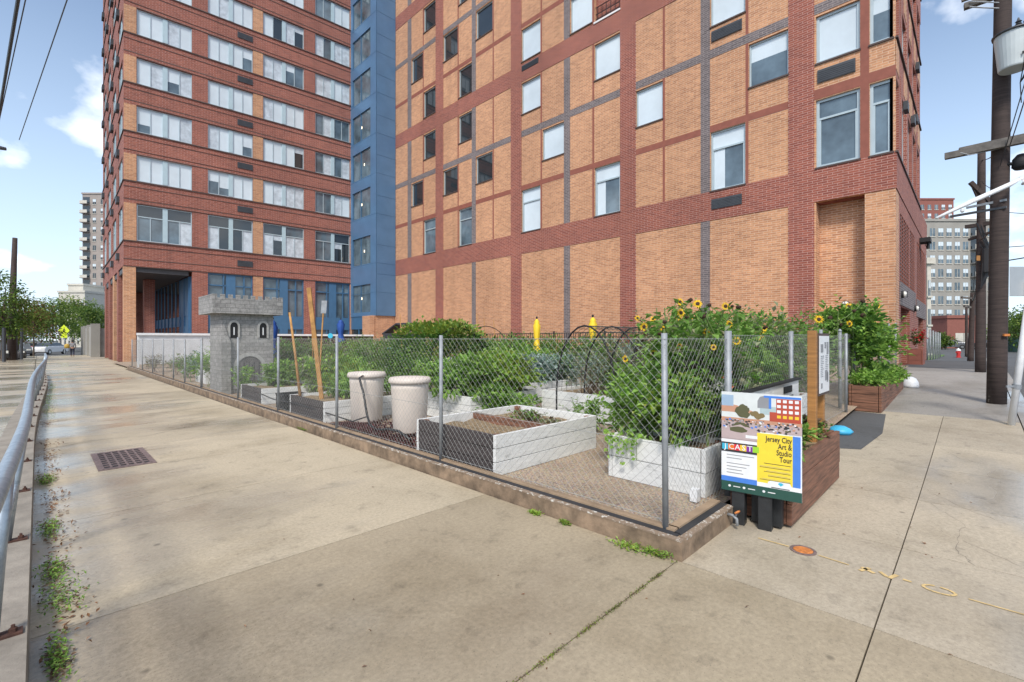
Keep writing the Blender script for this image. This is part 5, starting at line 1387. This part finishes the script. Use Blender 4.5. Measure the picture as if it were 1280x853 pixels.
mb=MB(); mb.lathe((tf.x,tf.y,tf.z-.32),[(.195,0),(.205,.02),(.255,.56),(.255,.6)],28); mb.build('tank','tfm',tr,smooth=False)
mb=MB(); mb.lathe((tf.x,tf.y,tf.z+.28),[(.28,0),(.285,.03),(.2,.07),(.05,.09)],28); mb.build('lid','vent',tr,smooth=True)
mb=MB()
for a in (-2.6,-2.2,-1.8,-1.3): 
    e=Vector((math.cos(a),math.sin(a),0)); c_=Vector((tf.x,tf.y,tf.z)); mb.tube([c_+e*.285+Vector((0,0,.27)),c_+e*.26+Vector((0,0,0)),c_+e*.24+Vector((.03,.02,-.32)),c_+U*.1+Vector((0,0,-.55)),c_+U*.12+Vector((0,0,-.9))],.008,5)
mb.build('cable','hose',tr)
mb=MB()
for k in range(4): 
    a=-2.75+.22*k; e=Vector((math.cos(a),math.sin(a),0)); q=Vector((tf.x,tf.y,tf.z-.16))+e*.245; mb.obox(q,e.cross(Vector((0,0,1)))*.012,e*.006,Vector((0,0,.022)))
mb.build('stencil_mark','black2',tr)
for k,(zz) in enumerate((.39,.41,.40)):
    e=Vector((math.cos(-2.9+k*.7),math.sin(-2.9+k*.7),0)); q=Vector((tf.x,tf.y,tf.z))+e*.17+Vector((0,0,.35)); mb=MB(); mb.lathe(tuple(q),[(.03,0),(.045,.02),(.025,.04),(.045,.06),(.02,.09),(.01,.13)],8); mb.build('bushing','vent',tr)
# flood/banner arm
sa=thing('street_light_arm',tuple(W3(1258,250,8.4)),'long slanting white street light arm bolted to the thick pole','street light')
mb=MB(); mb.tube([W3(1278,231,8.2),W3(1281,226,8.15),W3(1276,223,8.2),W3(1262,231,8.15),W3(1215,252,8.15),W3(1170,273,8.15)],[.02,.024,.03,.04,.042,.02],10); mb.build('arm','whitep',sa,smooth=True)
beam('strut','galv',sa,W3(1208,260,8.85),W3(1258,250,8.35),.015,.02); beam('strut','vent',sa,W3(1188,271,9.0),W3(1258,259,8.35),.018,.02)
mb=MB(); mb.lathe(tuple(W3(1203,266,8.9)),[(.012,0),(.03,.02),(.03,.06),(.01,.08)],8); mb.build('photocell','whitep',sa)
# lamp fixture dark right edge
lf=W3(1277,203,8.3); mb=MB(); mb.lathe((lf.x,lf.y,lf.z-.12),[(.09,0),(.13,.05),(.12,.18),(.06,.26)],14); mb.tube([lf,W3(1258,206,8.4)],.03,6)
tag(mb.build('cable_splice_box','black2',smooth=True),'round black fixture fixed beside the thick pole below the crossarms','fixture')
t2,x2,y2,_,_=pole_at(1225.5,13.3,190,.118,.085,'slimmer utility pole with crossed braces and tangled cables behind the thick one',pxt=1227)
beam('brace','pole',t2,W3(1213,228,13.3),W3(1240,255,13.2),.04,.05); beam('brace_strut','pole',t2,W3(1214,230,13.3),W3(1222,248,13.3),.02,.02)
beam('crossarm','pole',t2,W3(1207,284,13.6),W3(1245,278,13.0),.05,.05); beam('crossarm','pole',t2,W3(1211,300,13.6),W3(1240,290,13.0),.03,.03)
mb=MB()
for k in range(9):
    a=W3(1222+rnd.uniform(-4,14),285+rnd.uniform(-10,20),13.1); b=W3(1228+rnd.uniform(0,8),330+rnd.uniform(0,25),13.1); c_=W3(1226,360,13.15)
    mb.tube([a,(a+b)/2+U*.15,b,c_],.012,5)
mb.build('cable','hose',t2)
mb=MB(); q=W3(1232,325,13.1); mb.tube([q-Vector((0,0,.35)),q+Vector((0,0,.3))],.09,10); mb.build('splice_case','black2',t2)
mb=MB(); q=W3(1222,323,13.15); mb.obox(q-V*.02,U*.05,V*.005,Vector((0,0,.07))); mb.build('tag_plate','cedar',t2)
mb=MB(); q=W3(1258,419,8.33); mb.obox(q,U*.05,V*.015,Vector((0,0,.02))); mb.build('orange_patch','orust',t1)
t3,_,_,_,_=pole_at(1213,24,366,.13,.10,'third utility pole farther down the side street',pxt=1216)
beam('crossarm','arm',t3,W3(1202,352+20,24),W3(1225,374,24),.05,.05); beam('crossarm','arm',t3,W3(1205,383,24),W3(1222,386,24),.05,.05)
t4,_,_,_,_=pole_at(1162,44,362,.12,.09,'thin dark pole against the grey apartment block')
t5,_,_,_,_=pole_at(1208,38,385,.10,.08,'thin pale pole beside the footpath far down the side street')
# white leaning post with sign back
wp=thing('sign_post',tuple(W3(1264,520,6.9)),'leaning white post with a strap at the right edge, carrying a grey sign back','sign post')
a=W3(1264,520,6.9); a.z=g(a.x,a.y); b=W3(1290,350,6.75)
mb=MB(); mb.tube([a,b],.042,12); mb.build('post','whitep',wp,smooth=True)
mb=MB(); mid=a.lerp(b,.27); mb.tube([a.lerp(b,.255),a.lerp(b,.285)],.052,12); mb.obox(mid-U*.09,U*.06,V*.01,Vector((0,0,.015))); mb.build('strap','galv',wp)
mb=MB(); c_=W3(1281,352,6.8); mb.obox(c_+V*.0,U*.22,V*.004,Vector((0,0,.215))); mb.build('sign_plate','signback',wp,bevel=.02)
# overhead wires (right)
def wire(name,label,pts,r):
    mb=MB(); P_=[Vector(p) for p in pts]; out=[]
    for a,b in zip(P_,P_[1:]):
        for i in range(12):
            k=i/12; q=a.lerp(b,k); q.z-=.012*(b-a).length*4*k*(1-k); out.append(q)
    out.append(P_[-1]); mb.tube(out,r,5); return tag(mb.build(name,'hose'),label,'wire')
wire('overhead_wire','overhead wire from the pole crossarm running off to the right',[W3(1262,183,8.3),W3(1300,60,6.0)],.008)
wire('overhead_wire','overhead wire sloping steeply down to the thick pole',[W3(1250,208,8.4),W3(1305,20,7.5)],.008)
wire('overhead_wire','overhead wire between the thick pole and the slimmer pole at brace height',[W3(1258,238,8.4),W3(1228,228,13.2)],.008)
wire('overhead_wire','lower overhead wire joining the two wooden poles',[W3(1258,262,8.4),W3(1226,300,13.2)],.012)
wire('overhead_wire','horizontal wire leaving the poles toward the right at mid height',[W3(1228,262,13.2),W3(1310,268,14)],.010)
wire('overhead_wire','wire leaving the slimmer pole toward the right, lower down',[W3(1230,310,13.2),W3(1310,304,14)],.012)
wire('overhead_wire','thick cable sagging to the right above the grey sign back',[W3(1230,330,13.2),W3(1310,317,12)],.016)
wire('overhead_wire','thick cable from the slimmer pole down the side street',[W3(1226,330,13.2),W3(1216,376,24)],.03)
wire('overhead_wire','cable from the transformer crossarm down the side street',[W3(1256,180,8.4),W3(1228,200,13.2),W3(1216,370,24)],.012)
# left overhead
def wl(p,q,z,y0,y1,r,l):
    sl=(q[0]-p[0])/(q[1]-p[1]); f=lambda y:p[0]+sl*(y-p[1])
    mb=MB(); mb.tube([(f(y),y,z) for y in (y0,(y0+y1)/2,y1)],r,6); tag(mb.build('overhead_wire','hose'),l,'wire')
wl((-.30,15.1),(-.84,22.4),9,-12,60,.035,'thick overhead cable at the upper left edge')
wl((-.19,15.1),(-.72,21.5),9.02,-12,60,.012,'thin wire beside the thick cable at the upper left')
wl((.34,10.6),(-.27,17.9),7,-12,19,.009,'thin wire slanting across the sky left of the brick tower')
sl=thing('street_lamp',(-3.2,23.7,0),'street lamp head reaching in from the left edge of the sky','street lamp')
mb=MB(); mb.tube([(-3.2,23.7,-.2),(-3.2,23.7,8.0)],[.1,.07],10); mb.build('pole','galv',sl); mb=MB(); mb.tube([(-3.2,23.7,7.9),(-2.2,23.7,8.05),(-1.1,23.7,8.0)],.035,8); mb.build('arm','galv',sl)
mb=MB(); mb.hexa([(-1.35,23.55,7.9),(-.75,23.58,7.94),(-.75,23.82,7.94),(-1.35,23.85,7.9),(-1.35,23.55,8.03),(-.75,23.6,8.0),(-.75,23.8,8.0),(-1.35,23.85,8.03)]); mb.build('lamp_head','vent',sl,bevel=.02)
# ------------------------------------------------------------------ trees
def tree(x,y,z0,hh,r,n,L,m,label,name='street_tree',tr=.09,base=.35,group=None,k=26):
    t=thing(name,(x,y,z0),label,'tree',group)
    mb=MB(); top=Vector((x+rnd.uniform(-.2,.2),y,z0+hh*.8))
    mb.tube([(x,y,z0-.1),(x+.02,y,z0+hh*.35),top],[tr,tr*.75,tr*.25],8); 
    cs=[]
    for i in range(k):
        a=rnd.uniform(0,6.283); zz=base+(1-base)*rnd.random(); kk=math.sin(min(1,(zz-base)/(1-base)*.85+.15)*math.pi)**.5
        q=rnd.random()**.5*r*kk*.8; cs.append((Vector((x+q*math.cos(a),y+q*math.sin(a),z0+hh*zz*.93)),r*rnd.uniform(.2,.38)))
    for c,_ in cs[:14]:
        s=Vector((x,y,z0+hh*rnd.uniform(base*.8,.6))); mb.tube([s,(s+c)/2+Vector((0,0,.1)),c],[tr*.35,tr*.2,tr*.08],5)
    mb.build('trunk','bark',t)
    mb=MB()
    for _ in range(n):
        c,cr=rnd.choice(cs); d=Vector((rnd.gauss(0,1),rnd.gauss(0,1),rnd.gauss(0,.8))).normalized(); p=c+d*cr*(.5+.6*rnd.random())
        mb.leaf(p,d+Vector((rnd.uniform(-.8,.8),rnd.uniform(-.8,.8),rnd.uniform(-.9,.3))),Vector((0,0,1)),L*rnd.uniform(.6,1.2),L*.6,rnd.randrange(len(m)))
    mb.build('crown',m,t)
    return t
def tree_px(px,d,ytop,r,n,L,m,label,**k):
    x,y=at(px,d); z0=g(x,y); return tree(x,y,z0,hz(ytop,d)-z0,r,n,L,m,label,**k)
tree_px(3,31,338,1.8,2600,.20,['gT','gTd'],'dark leafy street tree cut by the left edge, beside the tall wooden pole')
tree_px(22,40,372,2.2,2600,.22,['gO','gT'],'reddish autumn street tree just right of the tall wooden pole')
tree_px(-8,38,372,2.2,1800,.22,['gO','gT'],'rust-tinted street tree at the very left edge')
tree_px(42,54,378,3.0,2600,.28,['gT','gO'],'yellow-green street tree over the parked cars')
tree_px(66,72,374,4.0,3200,.34,['gT','gT','gTd'],'bright green tree behind the crossing sign, left part')
tree_px(90,86,372,4.6,3400,.40,['gT','gY','gTd'],'largest bright green tree above the crossing sign')
tree_px(112,80,381,4.0,3000,.36,['gTd','gT'],'dark green tree behind the concrete wall')
tree_px(128,88,388,3.4,2200,.36,['gT','gTd'],'green tree top just left of the brick tower columns')
tree_px(52,100,392,5,2200,.5,['gTd','gT'],'distant dark tree at the end of the street')
for i,(px,d,yt,l) in enumerate([(1268,60,392,'green tree right of the thick pole beyond the side street'),(1284,55,386,'green tree at the right edge beyond the side street'),(1176,70,418,'low bush beyond the hydrant'),(1300,60,380,'tree just outside the right edge beyond the side street')]):
    tree_px(px,d,yt,3.0 if i!=2 else 1.5,1800,.35,['gT','gTd'],l,base=.2)
mb=MB()
for k in range(9000):
    x=rnd.uniform(95,140); y=-rnd.uniform(8,150); hh=4+2.5*math.sin(y*.13)+1.5*math.sin(y*.41+x)
    mb.leaf(Vector((x,y,rnd.uniform(-.2,1)**1*hh)),Vector((rnd.gauss(0,1),rnd.gauss(0,1),rnd.gauss(0,1))),Vector((0,0,1)),1.1,.8,rnd.randrange(2))
tag(mb.build('distant_trees',['gT','gTd']),'distant belt of trees beyond the side street at the right edge','trees',kind='stuff')
# left wooden pole
x,y=at(14.5,33); pl=thing('utility_pole',(x,y,g(x,y)),'tall dark wooden pole among the street trees at the left','utility pole')
mb=MB(); mb.tube([(x,y,-.2),(x+.02,y,3),(x+.16,y+.1,hz(297,33))],[.24,.2,.13],12); mb.build('pole','pole',pl,smooth=True)
# ------------------------------------------------------------------ far left: sign, wall, buildings
x,y=at(81,60); t=thing('crossing_sign',(x,y,g(x,y)),'fluorescent yellow-green diamond pedestrian crossing sign at the end of the walkway','sign')
mb=MB(); mb.tube([(x,y,g(x,y)),(x,y,hz(408,60))],.06,8); mb.build('post','galv',t)
c_=Vector((x,y,hz(413.5,60)))-V*.1
mb=MB(); mb.prism([(.75,0),(0,.75),(-.75,0),(0,-.75)],lambda u,v,d:tuple(c_+U*u+Vector((0,0,v))-V*d),0,.03); pl_=mb.build('diamond_plate','signy',t)
mb=MB(); f_=lambda u,v,d:tuple(c_+U*u+Vector((0,0,v))-V*d)
mb.prism([(.05+.07*math.cos(i*.785),.33+.07*math.sin(i*.785)) for i in range(8)],f_,.031,.04)
mb.prism([(-.06,.22),(.1,.22),(.1,0),(.2,-.32),(.12,-.34),(.02,-.08),(-.12,-.34),(-.2,-.3),(-.04,0)],f_,.031,.04); mb.prism([(.08,.2),(.24,.02),(.2,-.01),(.05,.12)],f_,.031,.041)
mb.build('walking_figure','black2',pl_)
c_=Vector((x,y,hz(420.5,60)))-V*.1; mb=MB(); mb.obox(c_,U*.42,V*.012,Vector((0,0,.2))); mb.build('arrow_plate','signy',t)
for i,(px,d,h,l) in enumerate([(5,29.5,1.35,'grey metal post of the parking strip at the left edge'),(20,34,1.6,'thin dark post under the autumn tree'),(27,38,1.7,'second thin dark post under the autumn tree')]):
    x,y=at(px,d); mb=MB(); mb.tube([(x,y,g(x,y)),(x,y,g(x,y)+h+.8)],.09,8); tag(mb.build('street_post','vent'),l,'post')
cw=thing('concrete_wall',(4.2,64,g(4,64)),'grey concrete wall with thick end pillars beyond the brick tower','wall')
mb=MB(); z0=-.6
mb.box(4.0,16,64.0,64.3,z0,2.55); mb.build('front_panel',mat('rough_concrete',(.33,.31,.28),.9,var=.2,scale=1,bmp=.3),cw)
mb=MB(); mb.box(3.8,4.5,63.7,64.4,z0,3.0); mb.build('pillar','bgrey',cw)
mb=MB(); mb.box(4.0,4.3,64.4,80,z0,2.7); mb.build('side_panel','bgrey',cw)
for y in (70,76,80): mb=MB(); mb.box(3.85,4.45,y,y+.6,z0,3.0); mb.build('pillar','bgrey',cw)
def block(name,label,pxl,pxr,d,ytop,depth,m,rows,colsn,wm,ww=.6,wh=.55,balc=None,zb=-1,band=None):
    A=Vector((*at(pxl,d),0)); B=Vector((*at(pxr,d),0)); u=(B-A).normalized(); n=Vector((u.y,-u.x,0))
    if n.dot(V)>0: n=-n
    zt=hz(ytop,d); L=(B-A).length
    t=thing(name,((A.x+B.x)/2,(A.y+B.y)/2,zb),label,'building')
    w=Wall((A.x,A.y),(B.x,B.y)); w.n=n
    mb=MB(); w.box(mb,0,L,zb,zt,-depth,0); w.box(mb,-.2,L+.2,zt,zt+.5,-depth-.2,.2); mb.build('facade',m,t)
    fh=(zt-zb-1.5)/rows; cw_=L/colsn; cnt=0
    for r_ in range(rows):
        z=zb+1.2+r_*fh
        if z+fh*wh<.5: continue
        for c_ in range(colsn):
            if balc and c_ in balc:
                if cnt<95:
                    mb=MB(); a=c_*cw_; w.box(mb,a+.1,a+cw_-.1,z-.1,z+.1,0,1.2,0); w.box(mb,a+.1,a+cw_-.1,z+.1,z+1.0,1.12,1.17,1); w.box(mb,a+.2,a+cw_-.2,z+.15,z+fh*.8,-.3,.02,2); mb.build('balcony',[m,'bpale','gd'],t); cnt+=1
            elif cnt<98:
                mb=MB(); a=c_*cw_+cw_*(1-ww)/2; w.box(mb,a,a+cw_*ww,z,z+fh*wh,-.1,.03,0); w.box(mb,a+cw_*ww*.47,a+cw_*ww*.53,z,z+fh*wh,.03,.06,1); w.box(mb,a-.1,a+cw_*ww+.1,z-.15,z,-.05,.12,1)
                if rnd.random()<.55: w.box(mb,a+.03,a+cw_*ww-.03,z+fh*wh*.5,z+fh*wh-.02,.03,.045,2)
                mb.build('window',wm,t); cnt+=1
    return t,w,L,zt
block('apartment_tower','tall tan apartment tower with a stack of balconies at the left, far away',103,133,150,243,14,'bgreyd',16,3,['gd','bpale','blind'],balc=(0,),ww=.4)
mb=MB()
block('pale_building','small cream building peeking above the trees left of the far tower',73,106,115,366,10,'bpale',4,6,['gd','bpale','blind'],ww=.4)
block('pale_building','upper set-back storey of cream building beside the far tower',85,104,119,357,6,'bpale',5,4,['gd','bpale','blind'],ww=.4)
block('grey_apartment_block','large grey apartment block with many windows closing the side street',1150,1243,97,277,18,'bgrey',9,9,['gm','bpale','blind'],ww=.62,wh=.6,balc=(6,))
block('red_apartment_tower','red-brown apartment tower rising behind the grey block',1140,1192,150,250,14,'bred',16,6,['gm','bpale','blind'],ww=.5)
block('low_brick_building','low brick building with a blank panel at the end of the side street',1184,1225,80,398,6,'bred',1,1,['bpale','bgrey','bpale'],ww=.5,wh=.5)
block('distant_building','dark low building behind the right-hand trees',1255,1330,95,404,8,'bgreyd',2,6,['gd','bgrey','blind'])
block('brick_row_house','narrow white house wall standing right behind the brick building corner',1159,1164,40,330,2,'bpale',3,1,['gm','bpale','blind'])
# ------------------------------------------------------------------ cars
def car(x,y,ang,m,label,s=1.0,group=None):
    t=thing('parked_car',(x,y,g(x,y)-.15),label,'car',group)
    z0=g(x,y)-.15; ca_,sa_=math.cos(ang),math.sin(ang)
    def T(a,b,z): return (x+(a*ca_-b*sa_)*s,y+(a*sa_+b*ca_)*s,z0+z*s)
    prof=[(-2.2,.35),(-2.25,.7),(-2.1,.95),(-1.2,1.02),(-.75,1.05),(1.3,1.05),(1.9,1.0),(2.2,.85),(2.25,.45),(2.1,.3),(-2.0,.28)]
    mb=MB(); mb.prism([(-u,v) for u,v in prof],lambda u,v,d:T(u,d,v),-.88,.88); mb.build('body',m,t,bevel=.06)
    cab=[(-1.3,1.0),(-.6,1.44),(.7,1.48),(1.7,1.02)]
    mb=MB(); n=len(cab)
    lo=[T(-u,-.8 if v<1.2 else -.62,v) for u,v in cab]; hi=[T(-u,.8 if v<1.2 else .62,v) for u,v in cab]
    mb.v+=lo+hi; mb.f+=[(3,2,1,0),(4,5,6,7),(0,1,5,4),(1,2,6,5),(2,3,7,6),(3,0,4,7)]; mb.m+=[0,0,0,1,0,1]
    mb.build('cabin',['gd',m],t)
    for a in (-1.35,1.4):
        for b in (-.8,.8):
            p=Vector(T(a,b-.1,.33));q=Vector(T(a,b+.1,.33)); mb=MB(); mb.tube([p,q],.33*s,16); wh=mb.build('wheel','rub',t)
            mb=MB(); mb.tube([p.lerp(q,-.02),p.lerp(q,1.02)],.19*s,12); mb.build('rim','chrome',wh)
    for b in (-.62,.62):
        mb=MB(); mb.obox(T(2.22,b,.78),Vector((ca_,sa_,0))*.03,Vector((-sa_,ca_,0))*.18,Vector((0,0,.09))); mb.build('headlight','lens',t)
        mb=MB(); mb.obox(T(-2.2,b,.8),Vector((ca_,sa_,0))*.03,Vector((-sa_,ca_,0))*.16,Vector((0,0,.09))); mb.build('tail_light','rlens',t)
    return t
CG='cars parked along the left kerb'
for (px,d,m,l) in [(2,34,'card','black car at the left edge under the trees'),(15,40,'carg','grey car second from the left edge'),(24,47,'card','dark car parked behind the grey one'),(33,56,'carg','silver-grey car just before the red one'),(44,70,'carr','red car parked farthest along the left street')]:
    x,y=at(px,d); car(x-.4,y,-math.pi/2+.0,m,l,group=CG)
x,y=at(61,62); car(x,y,R(-120),'carw','white car at the end of the walkway',1.05)
x,y=at(1187,75); car(x,y,R(100),'carg','grey car beyond the hydrant on the right'); x,y=at(1236,70); car(x,y,R(95),'card','dark car between the two wooden poles'); x,y=at(1272,66); car(x,y,R(92),'carg','grey car at the right edge beyond the side street')
# hydrant
x,y=at(1198,36); z0=g(x,y); hy=thing('fire_hydrant',(x,y,z0),'red fire hydrant with a white top beside the distant footpath','hydrant')
mb=MB(); mb.lathe((x,y,z0),[(.17,0),(.17,.05),(.12,.06),(.12,.5),(.16,.52)],14); mb.tube([(x-.2,y+.1,z0+.4),(x+.2,y-.1,z0+.4)],.07,8); mb.build('barrel','red',hy); mb=MB(); mb.lathe((x,y,z0+.52),[(.15,0),(.13,.1),(.05,.17),(.03,.22)],14); mb.build('bonnet','whitep',hy)
# far green fence right
mb=MB(); a=Vector((*at(1258,58),0)); b=Vector((*at(1340,58),0)); w=Wall((a.x,a.y),(b.x,b.y)); w.box(mb,0,w.L,-.3,1.6,0,.05)
tag(mb.build('green_fence',mat('dark_green_screen',(.03,.07,.06),.8)),'dark green screened fence under the trees at the right edge','fence')
# ------------------------------------------------------------------ person
def person(x,y,z0,face,label):
    t=thing('person',(x,y,z0),label,'person')
    f=Vector((math.cos(face),math.sin(face),0)); s=Vector((-f.y,f.x,0))
    def p(a,b,z): return Vector((x,y,z0))+f*a+s*b+Vector((0,0,z))
    def body(nm,joints,edges,mk):
        me=bpy.data.meshes.new(nm); me.from_pydata([tuple(j[0]) for j in joints],edges,[])
        o=bpy.data.objects.new(nm,me); col.objects.link(o); place(o,Vector((0,0,0)),t)
        md=o.modifiers.new('skin','SKIN'); 
        for i,j in enumerate(joints): me.skin_vertices[0].data[i].radius=j[1] if isinstance(j[1],tuple) else (j[1],j[1])
        me.skin_vertices[0].data[0].use_root=True
        sub=o.modifiers.new('sub','SUBSURF'); sub.levels=2; sub.render_levels=2
        me.materials.append(MAT[mk]); return o
    def mk(nm,joints,edges,m):
        me=bpy.data.meshes.new('tmp'); me.from_pydata([(0,0,0)],[],[])
        o=None
        me2=bpy.data.meshes.new(nm); me2.from_pydata([tuple(j[0]) for j in joints],edges,[])
        o=bpy.data.objects.new(nm,me2); col.objects.link(o)
        md=o.modifiers.new('skin','SKIN')
        if not me2.skin_vertices: 
            bpy.context.view_layer.objects.active=o
        for i,j in enumerate(joints):
            me2.skin_vertices[0].data[i].radius=j[1] if isinstance(j[1],tuple) else (j[1],j[1])
        me2.skin_vertices[0].data[0].use_root=True
        sub=o.modifiers.new('sub','SUBSURF'); sub.levels=2; sub.render_levels=2
        bpy.context.view_layer.update()
        dg=bpy.context.evaluated_depsgraph_get(); rm=bpy.data.meshes.new_from_object(o.evaluated_get(dg)); bpy.data.objects.remove(o)
        mb=MB(); mb.v=[tuple(v.co) for v in rm.vertices]; mb.f=[tuple(q.vertices) for q in rm.polygons]; mb.m=[0]*len(mb.f)
        bpy.data.meshes.remove(rm); return mb.build(nm,m,t,smooth=True)
    J=[(p(0,0,.92),(.15,.11)),(p(.02,0,1.12),(.14,.10)),(p(.05,0,1.36),(.17,.11)),(p(.07,0,1.48),.055),(p(.09,0,1.58),.095),(p(.1,0,1.66),.085),
       (p(.05,.19,1.40),.06),(p(.08,.26,1.15),.045),(p(.2,.2,.98),.035),(p(.26,.18,.95),.03),
       (p(.05,-.19,1.40),.06),(p(.04,-.27,1.14),.045),(p(.14,-.25,.92),.035),(p(.18,-.24,.86),.03),
       (p(0,.1,.85),.10),(p(.12,.1,.48),.065),(p(.02,.1,.09),.045),(p(.16,.1,.04),.04),
       (p(0,-.1,.85),.10),(p(.04,-.1,.48),.065),(p(-.16,-.1,.10),.045),(p(-.03,-.1,.05),.04)]
    E=[(0,1),(1,2),(2,3),(3,4),(4,5),(2,6),(6,7),(7,8),(8,9),(2,10),(10,11),(11,12),(12,13),(0,14),(14,15),(15,16),(16,17),(0,18),(18,19),(19,20),(20,21)]
    mk('body',J,E,'skin')
    mk('jacket',[(p(0,0,.95),(.17,.13)),(p(.03,0,1.15),(.17,.13)),(p(.05,0,1.38),(.2,.135)),(p(.05,.2,1.41),.08),(p(.08,.265,1.15),.062),(p(.18,.215,1.0),.05),(p(.05,-.2,1.41),.08),(p(.04,-.275,1.14),.062),(p(.12,-.25,.95),.05)],[(0,1),(1,2),(2,3),(3,4),(4,5),(2,6),(6,7),(7,8)],'greyc')
    mk('trousers',[(p(0,0,.93),(.165,.125)),(p(0,.1,.83),.115),(p(.12,.1,.48),.082),(p(.02,.1,.12),.062),(p(0,-.1,.83),.115),(p(.04,-.1,.48),.082),(p(-.16,-.1,.13),.062)],[(0,1),(1,2),(2,3),(0,4),(4,5),(5,6)],'navy')
    mk('hair',[(p(.07,0,1.64),(.10,.105)),(p(.09,0,1.70),(.085,.09)),(p(.04,0,1.57),.07)],[(0,1),(0,2)],'black2')
    mk('shoes',[(p(.02,.1,.06),.05),(p(.17,.1,.035),.045)],[(0,1)],'black2'); mk('shoes',[(p(-.16,-.1,.07),.05),(p(-.02,-.1,.04),.045)],[(0,1)],'black2')
    b=MB(); c=p(.05,.42,1.12); b.lathe(tuple(c-Vector((0,0,.25))),[(.12,0),(.22,.08),(.24,.3),(.15,.45),(.05,.5)],12)
    tag(b.build('mustard_bag','tanc',smooth=True),'mustard yellow bag carried by the pedestrian on the walkway','bag')
x,y=at(90.5,51); person(x,y,g(x,y),R(92),'person walking away on the walkway in a grey jacket and dark trousers')
# ------------------------------------------------------------------ world, sun, camera
w=bpy.data.worlds.new('World'); sc.world=w; w.use_nodes=True; t=w.node_tree
bg=t.nodes['Background']; sky=t.nodes.new('ShaderNodeTexSky'); sky.sky_type='NISHITA'; sky.sun_disc=False
SUN_EL=R(48); SUN_DIR=Vector((-.80,-.55,0)).normalized()
sky.sun_elevation=SUN_EL; sky.sun_rotation=math.atan2(SUN_DIR.x,SUN_DIR.y); sky.air_density=1.1; sky.dust_density=1.5; sky.ozone_density=2.0; sky.altitude=50
tc=t.nodes.new('ShaderNodeTexCoord'); sp_=t.nodes.new('ShaderNodeSeparateXYZ'); link(t,tc.outputs['Generated'],sp_.inputs[0])
def mth(op,a,b=None):
    n=t.nodes.new('ShaderNodeMath'); n.operation=op
    for i,v in enumerate((a,b)):
        if v is None: continue
        if hasattr(v,'links'): link(t,v,n.inputs[i])
        else: n.inputs[i].default_value=v
    return n.outputs[0]
zz=mth('ADD',mth('MAXIMUM',sp_.outputs['Z'],0.0),.55)
cb_=t.nodes.new('ShaderNodeCombineXYZ'); link(t,mth('DIVIDE',sp_.outputs['X'],zz),cb_.inputs[0]); link(t,mth('DIVIDE',sp_.outputs['Y'],zz),cb_.inputs[1]); cb_.inputs[2].default_value=3.7
n1=noise(t,4.2,7,vec=cb_.outputs[0],rough=.5)
cl=ramp(t,n1.outputs['Fac'],[(.53,0.0),(.60,.55),(.72,.95)])
sc_=mix(t,1.0,sky.outputs['Color'],(1.0,1.0,1.0),'MULTIPLY')
hzv=ramp(t,sp_.outputs['Z'],[(0.0,.75),(.16,.45),(.5,.08),(.9,0.0)])
o=mix(t,hzv.outputs['Color'],sc_,(6.2,7.6,9.4))
o=mix(t,cl.outputs['Color'],o,(9.3,9.5,9.8))
link(t,o,bg.inputs['Color']); bg.inputs['Strength'].default_value=.108
sd=bpy.data.lights.new('sun','SUN'); sd.energy=2.2; sd.angle=R(12); sd.color=(1,.94,.85)
so=bpy.data.objects.new('sun',sd); col.objects.link(so)
dv=Vector((SUN_DIR.x*math.cos(SUN_EL),SUN_DIR.y*math.cos(SUN_EL),math.sin(SUN_EL)))
so.rotation_euler=dv.to_track_quat('Z','Y').to_euler()
cam=bpy.data.cameras.new('camera'); co=bpy.data.objects.new('camera',cam); col.objects.link(co); sc.camera=co
cam.sensor_width=36; cam.lens=F/1280*36; cam.clip_end=3000; cam.clip_start=.05; cam.shift_y=-2.5/1280
co.location=(0,0,H); co.rotation_euler=Vector((FW[0],FW[1],0)).to_track_quat('-Z','Y').to_euler()
sc.view_settings.view_transform='Standard'; sc.view_settings.look='None'; sc.view_settings.exposure=.70; sc.view_settings.gamma=1
sc.cycles.max_bounces=6; sc.cycles.diffuse_bounces=3; sc.cycles.transparent_max_bounces=6
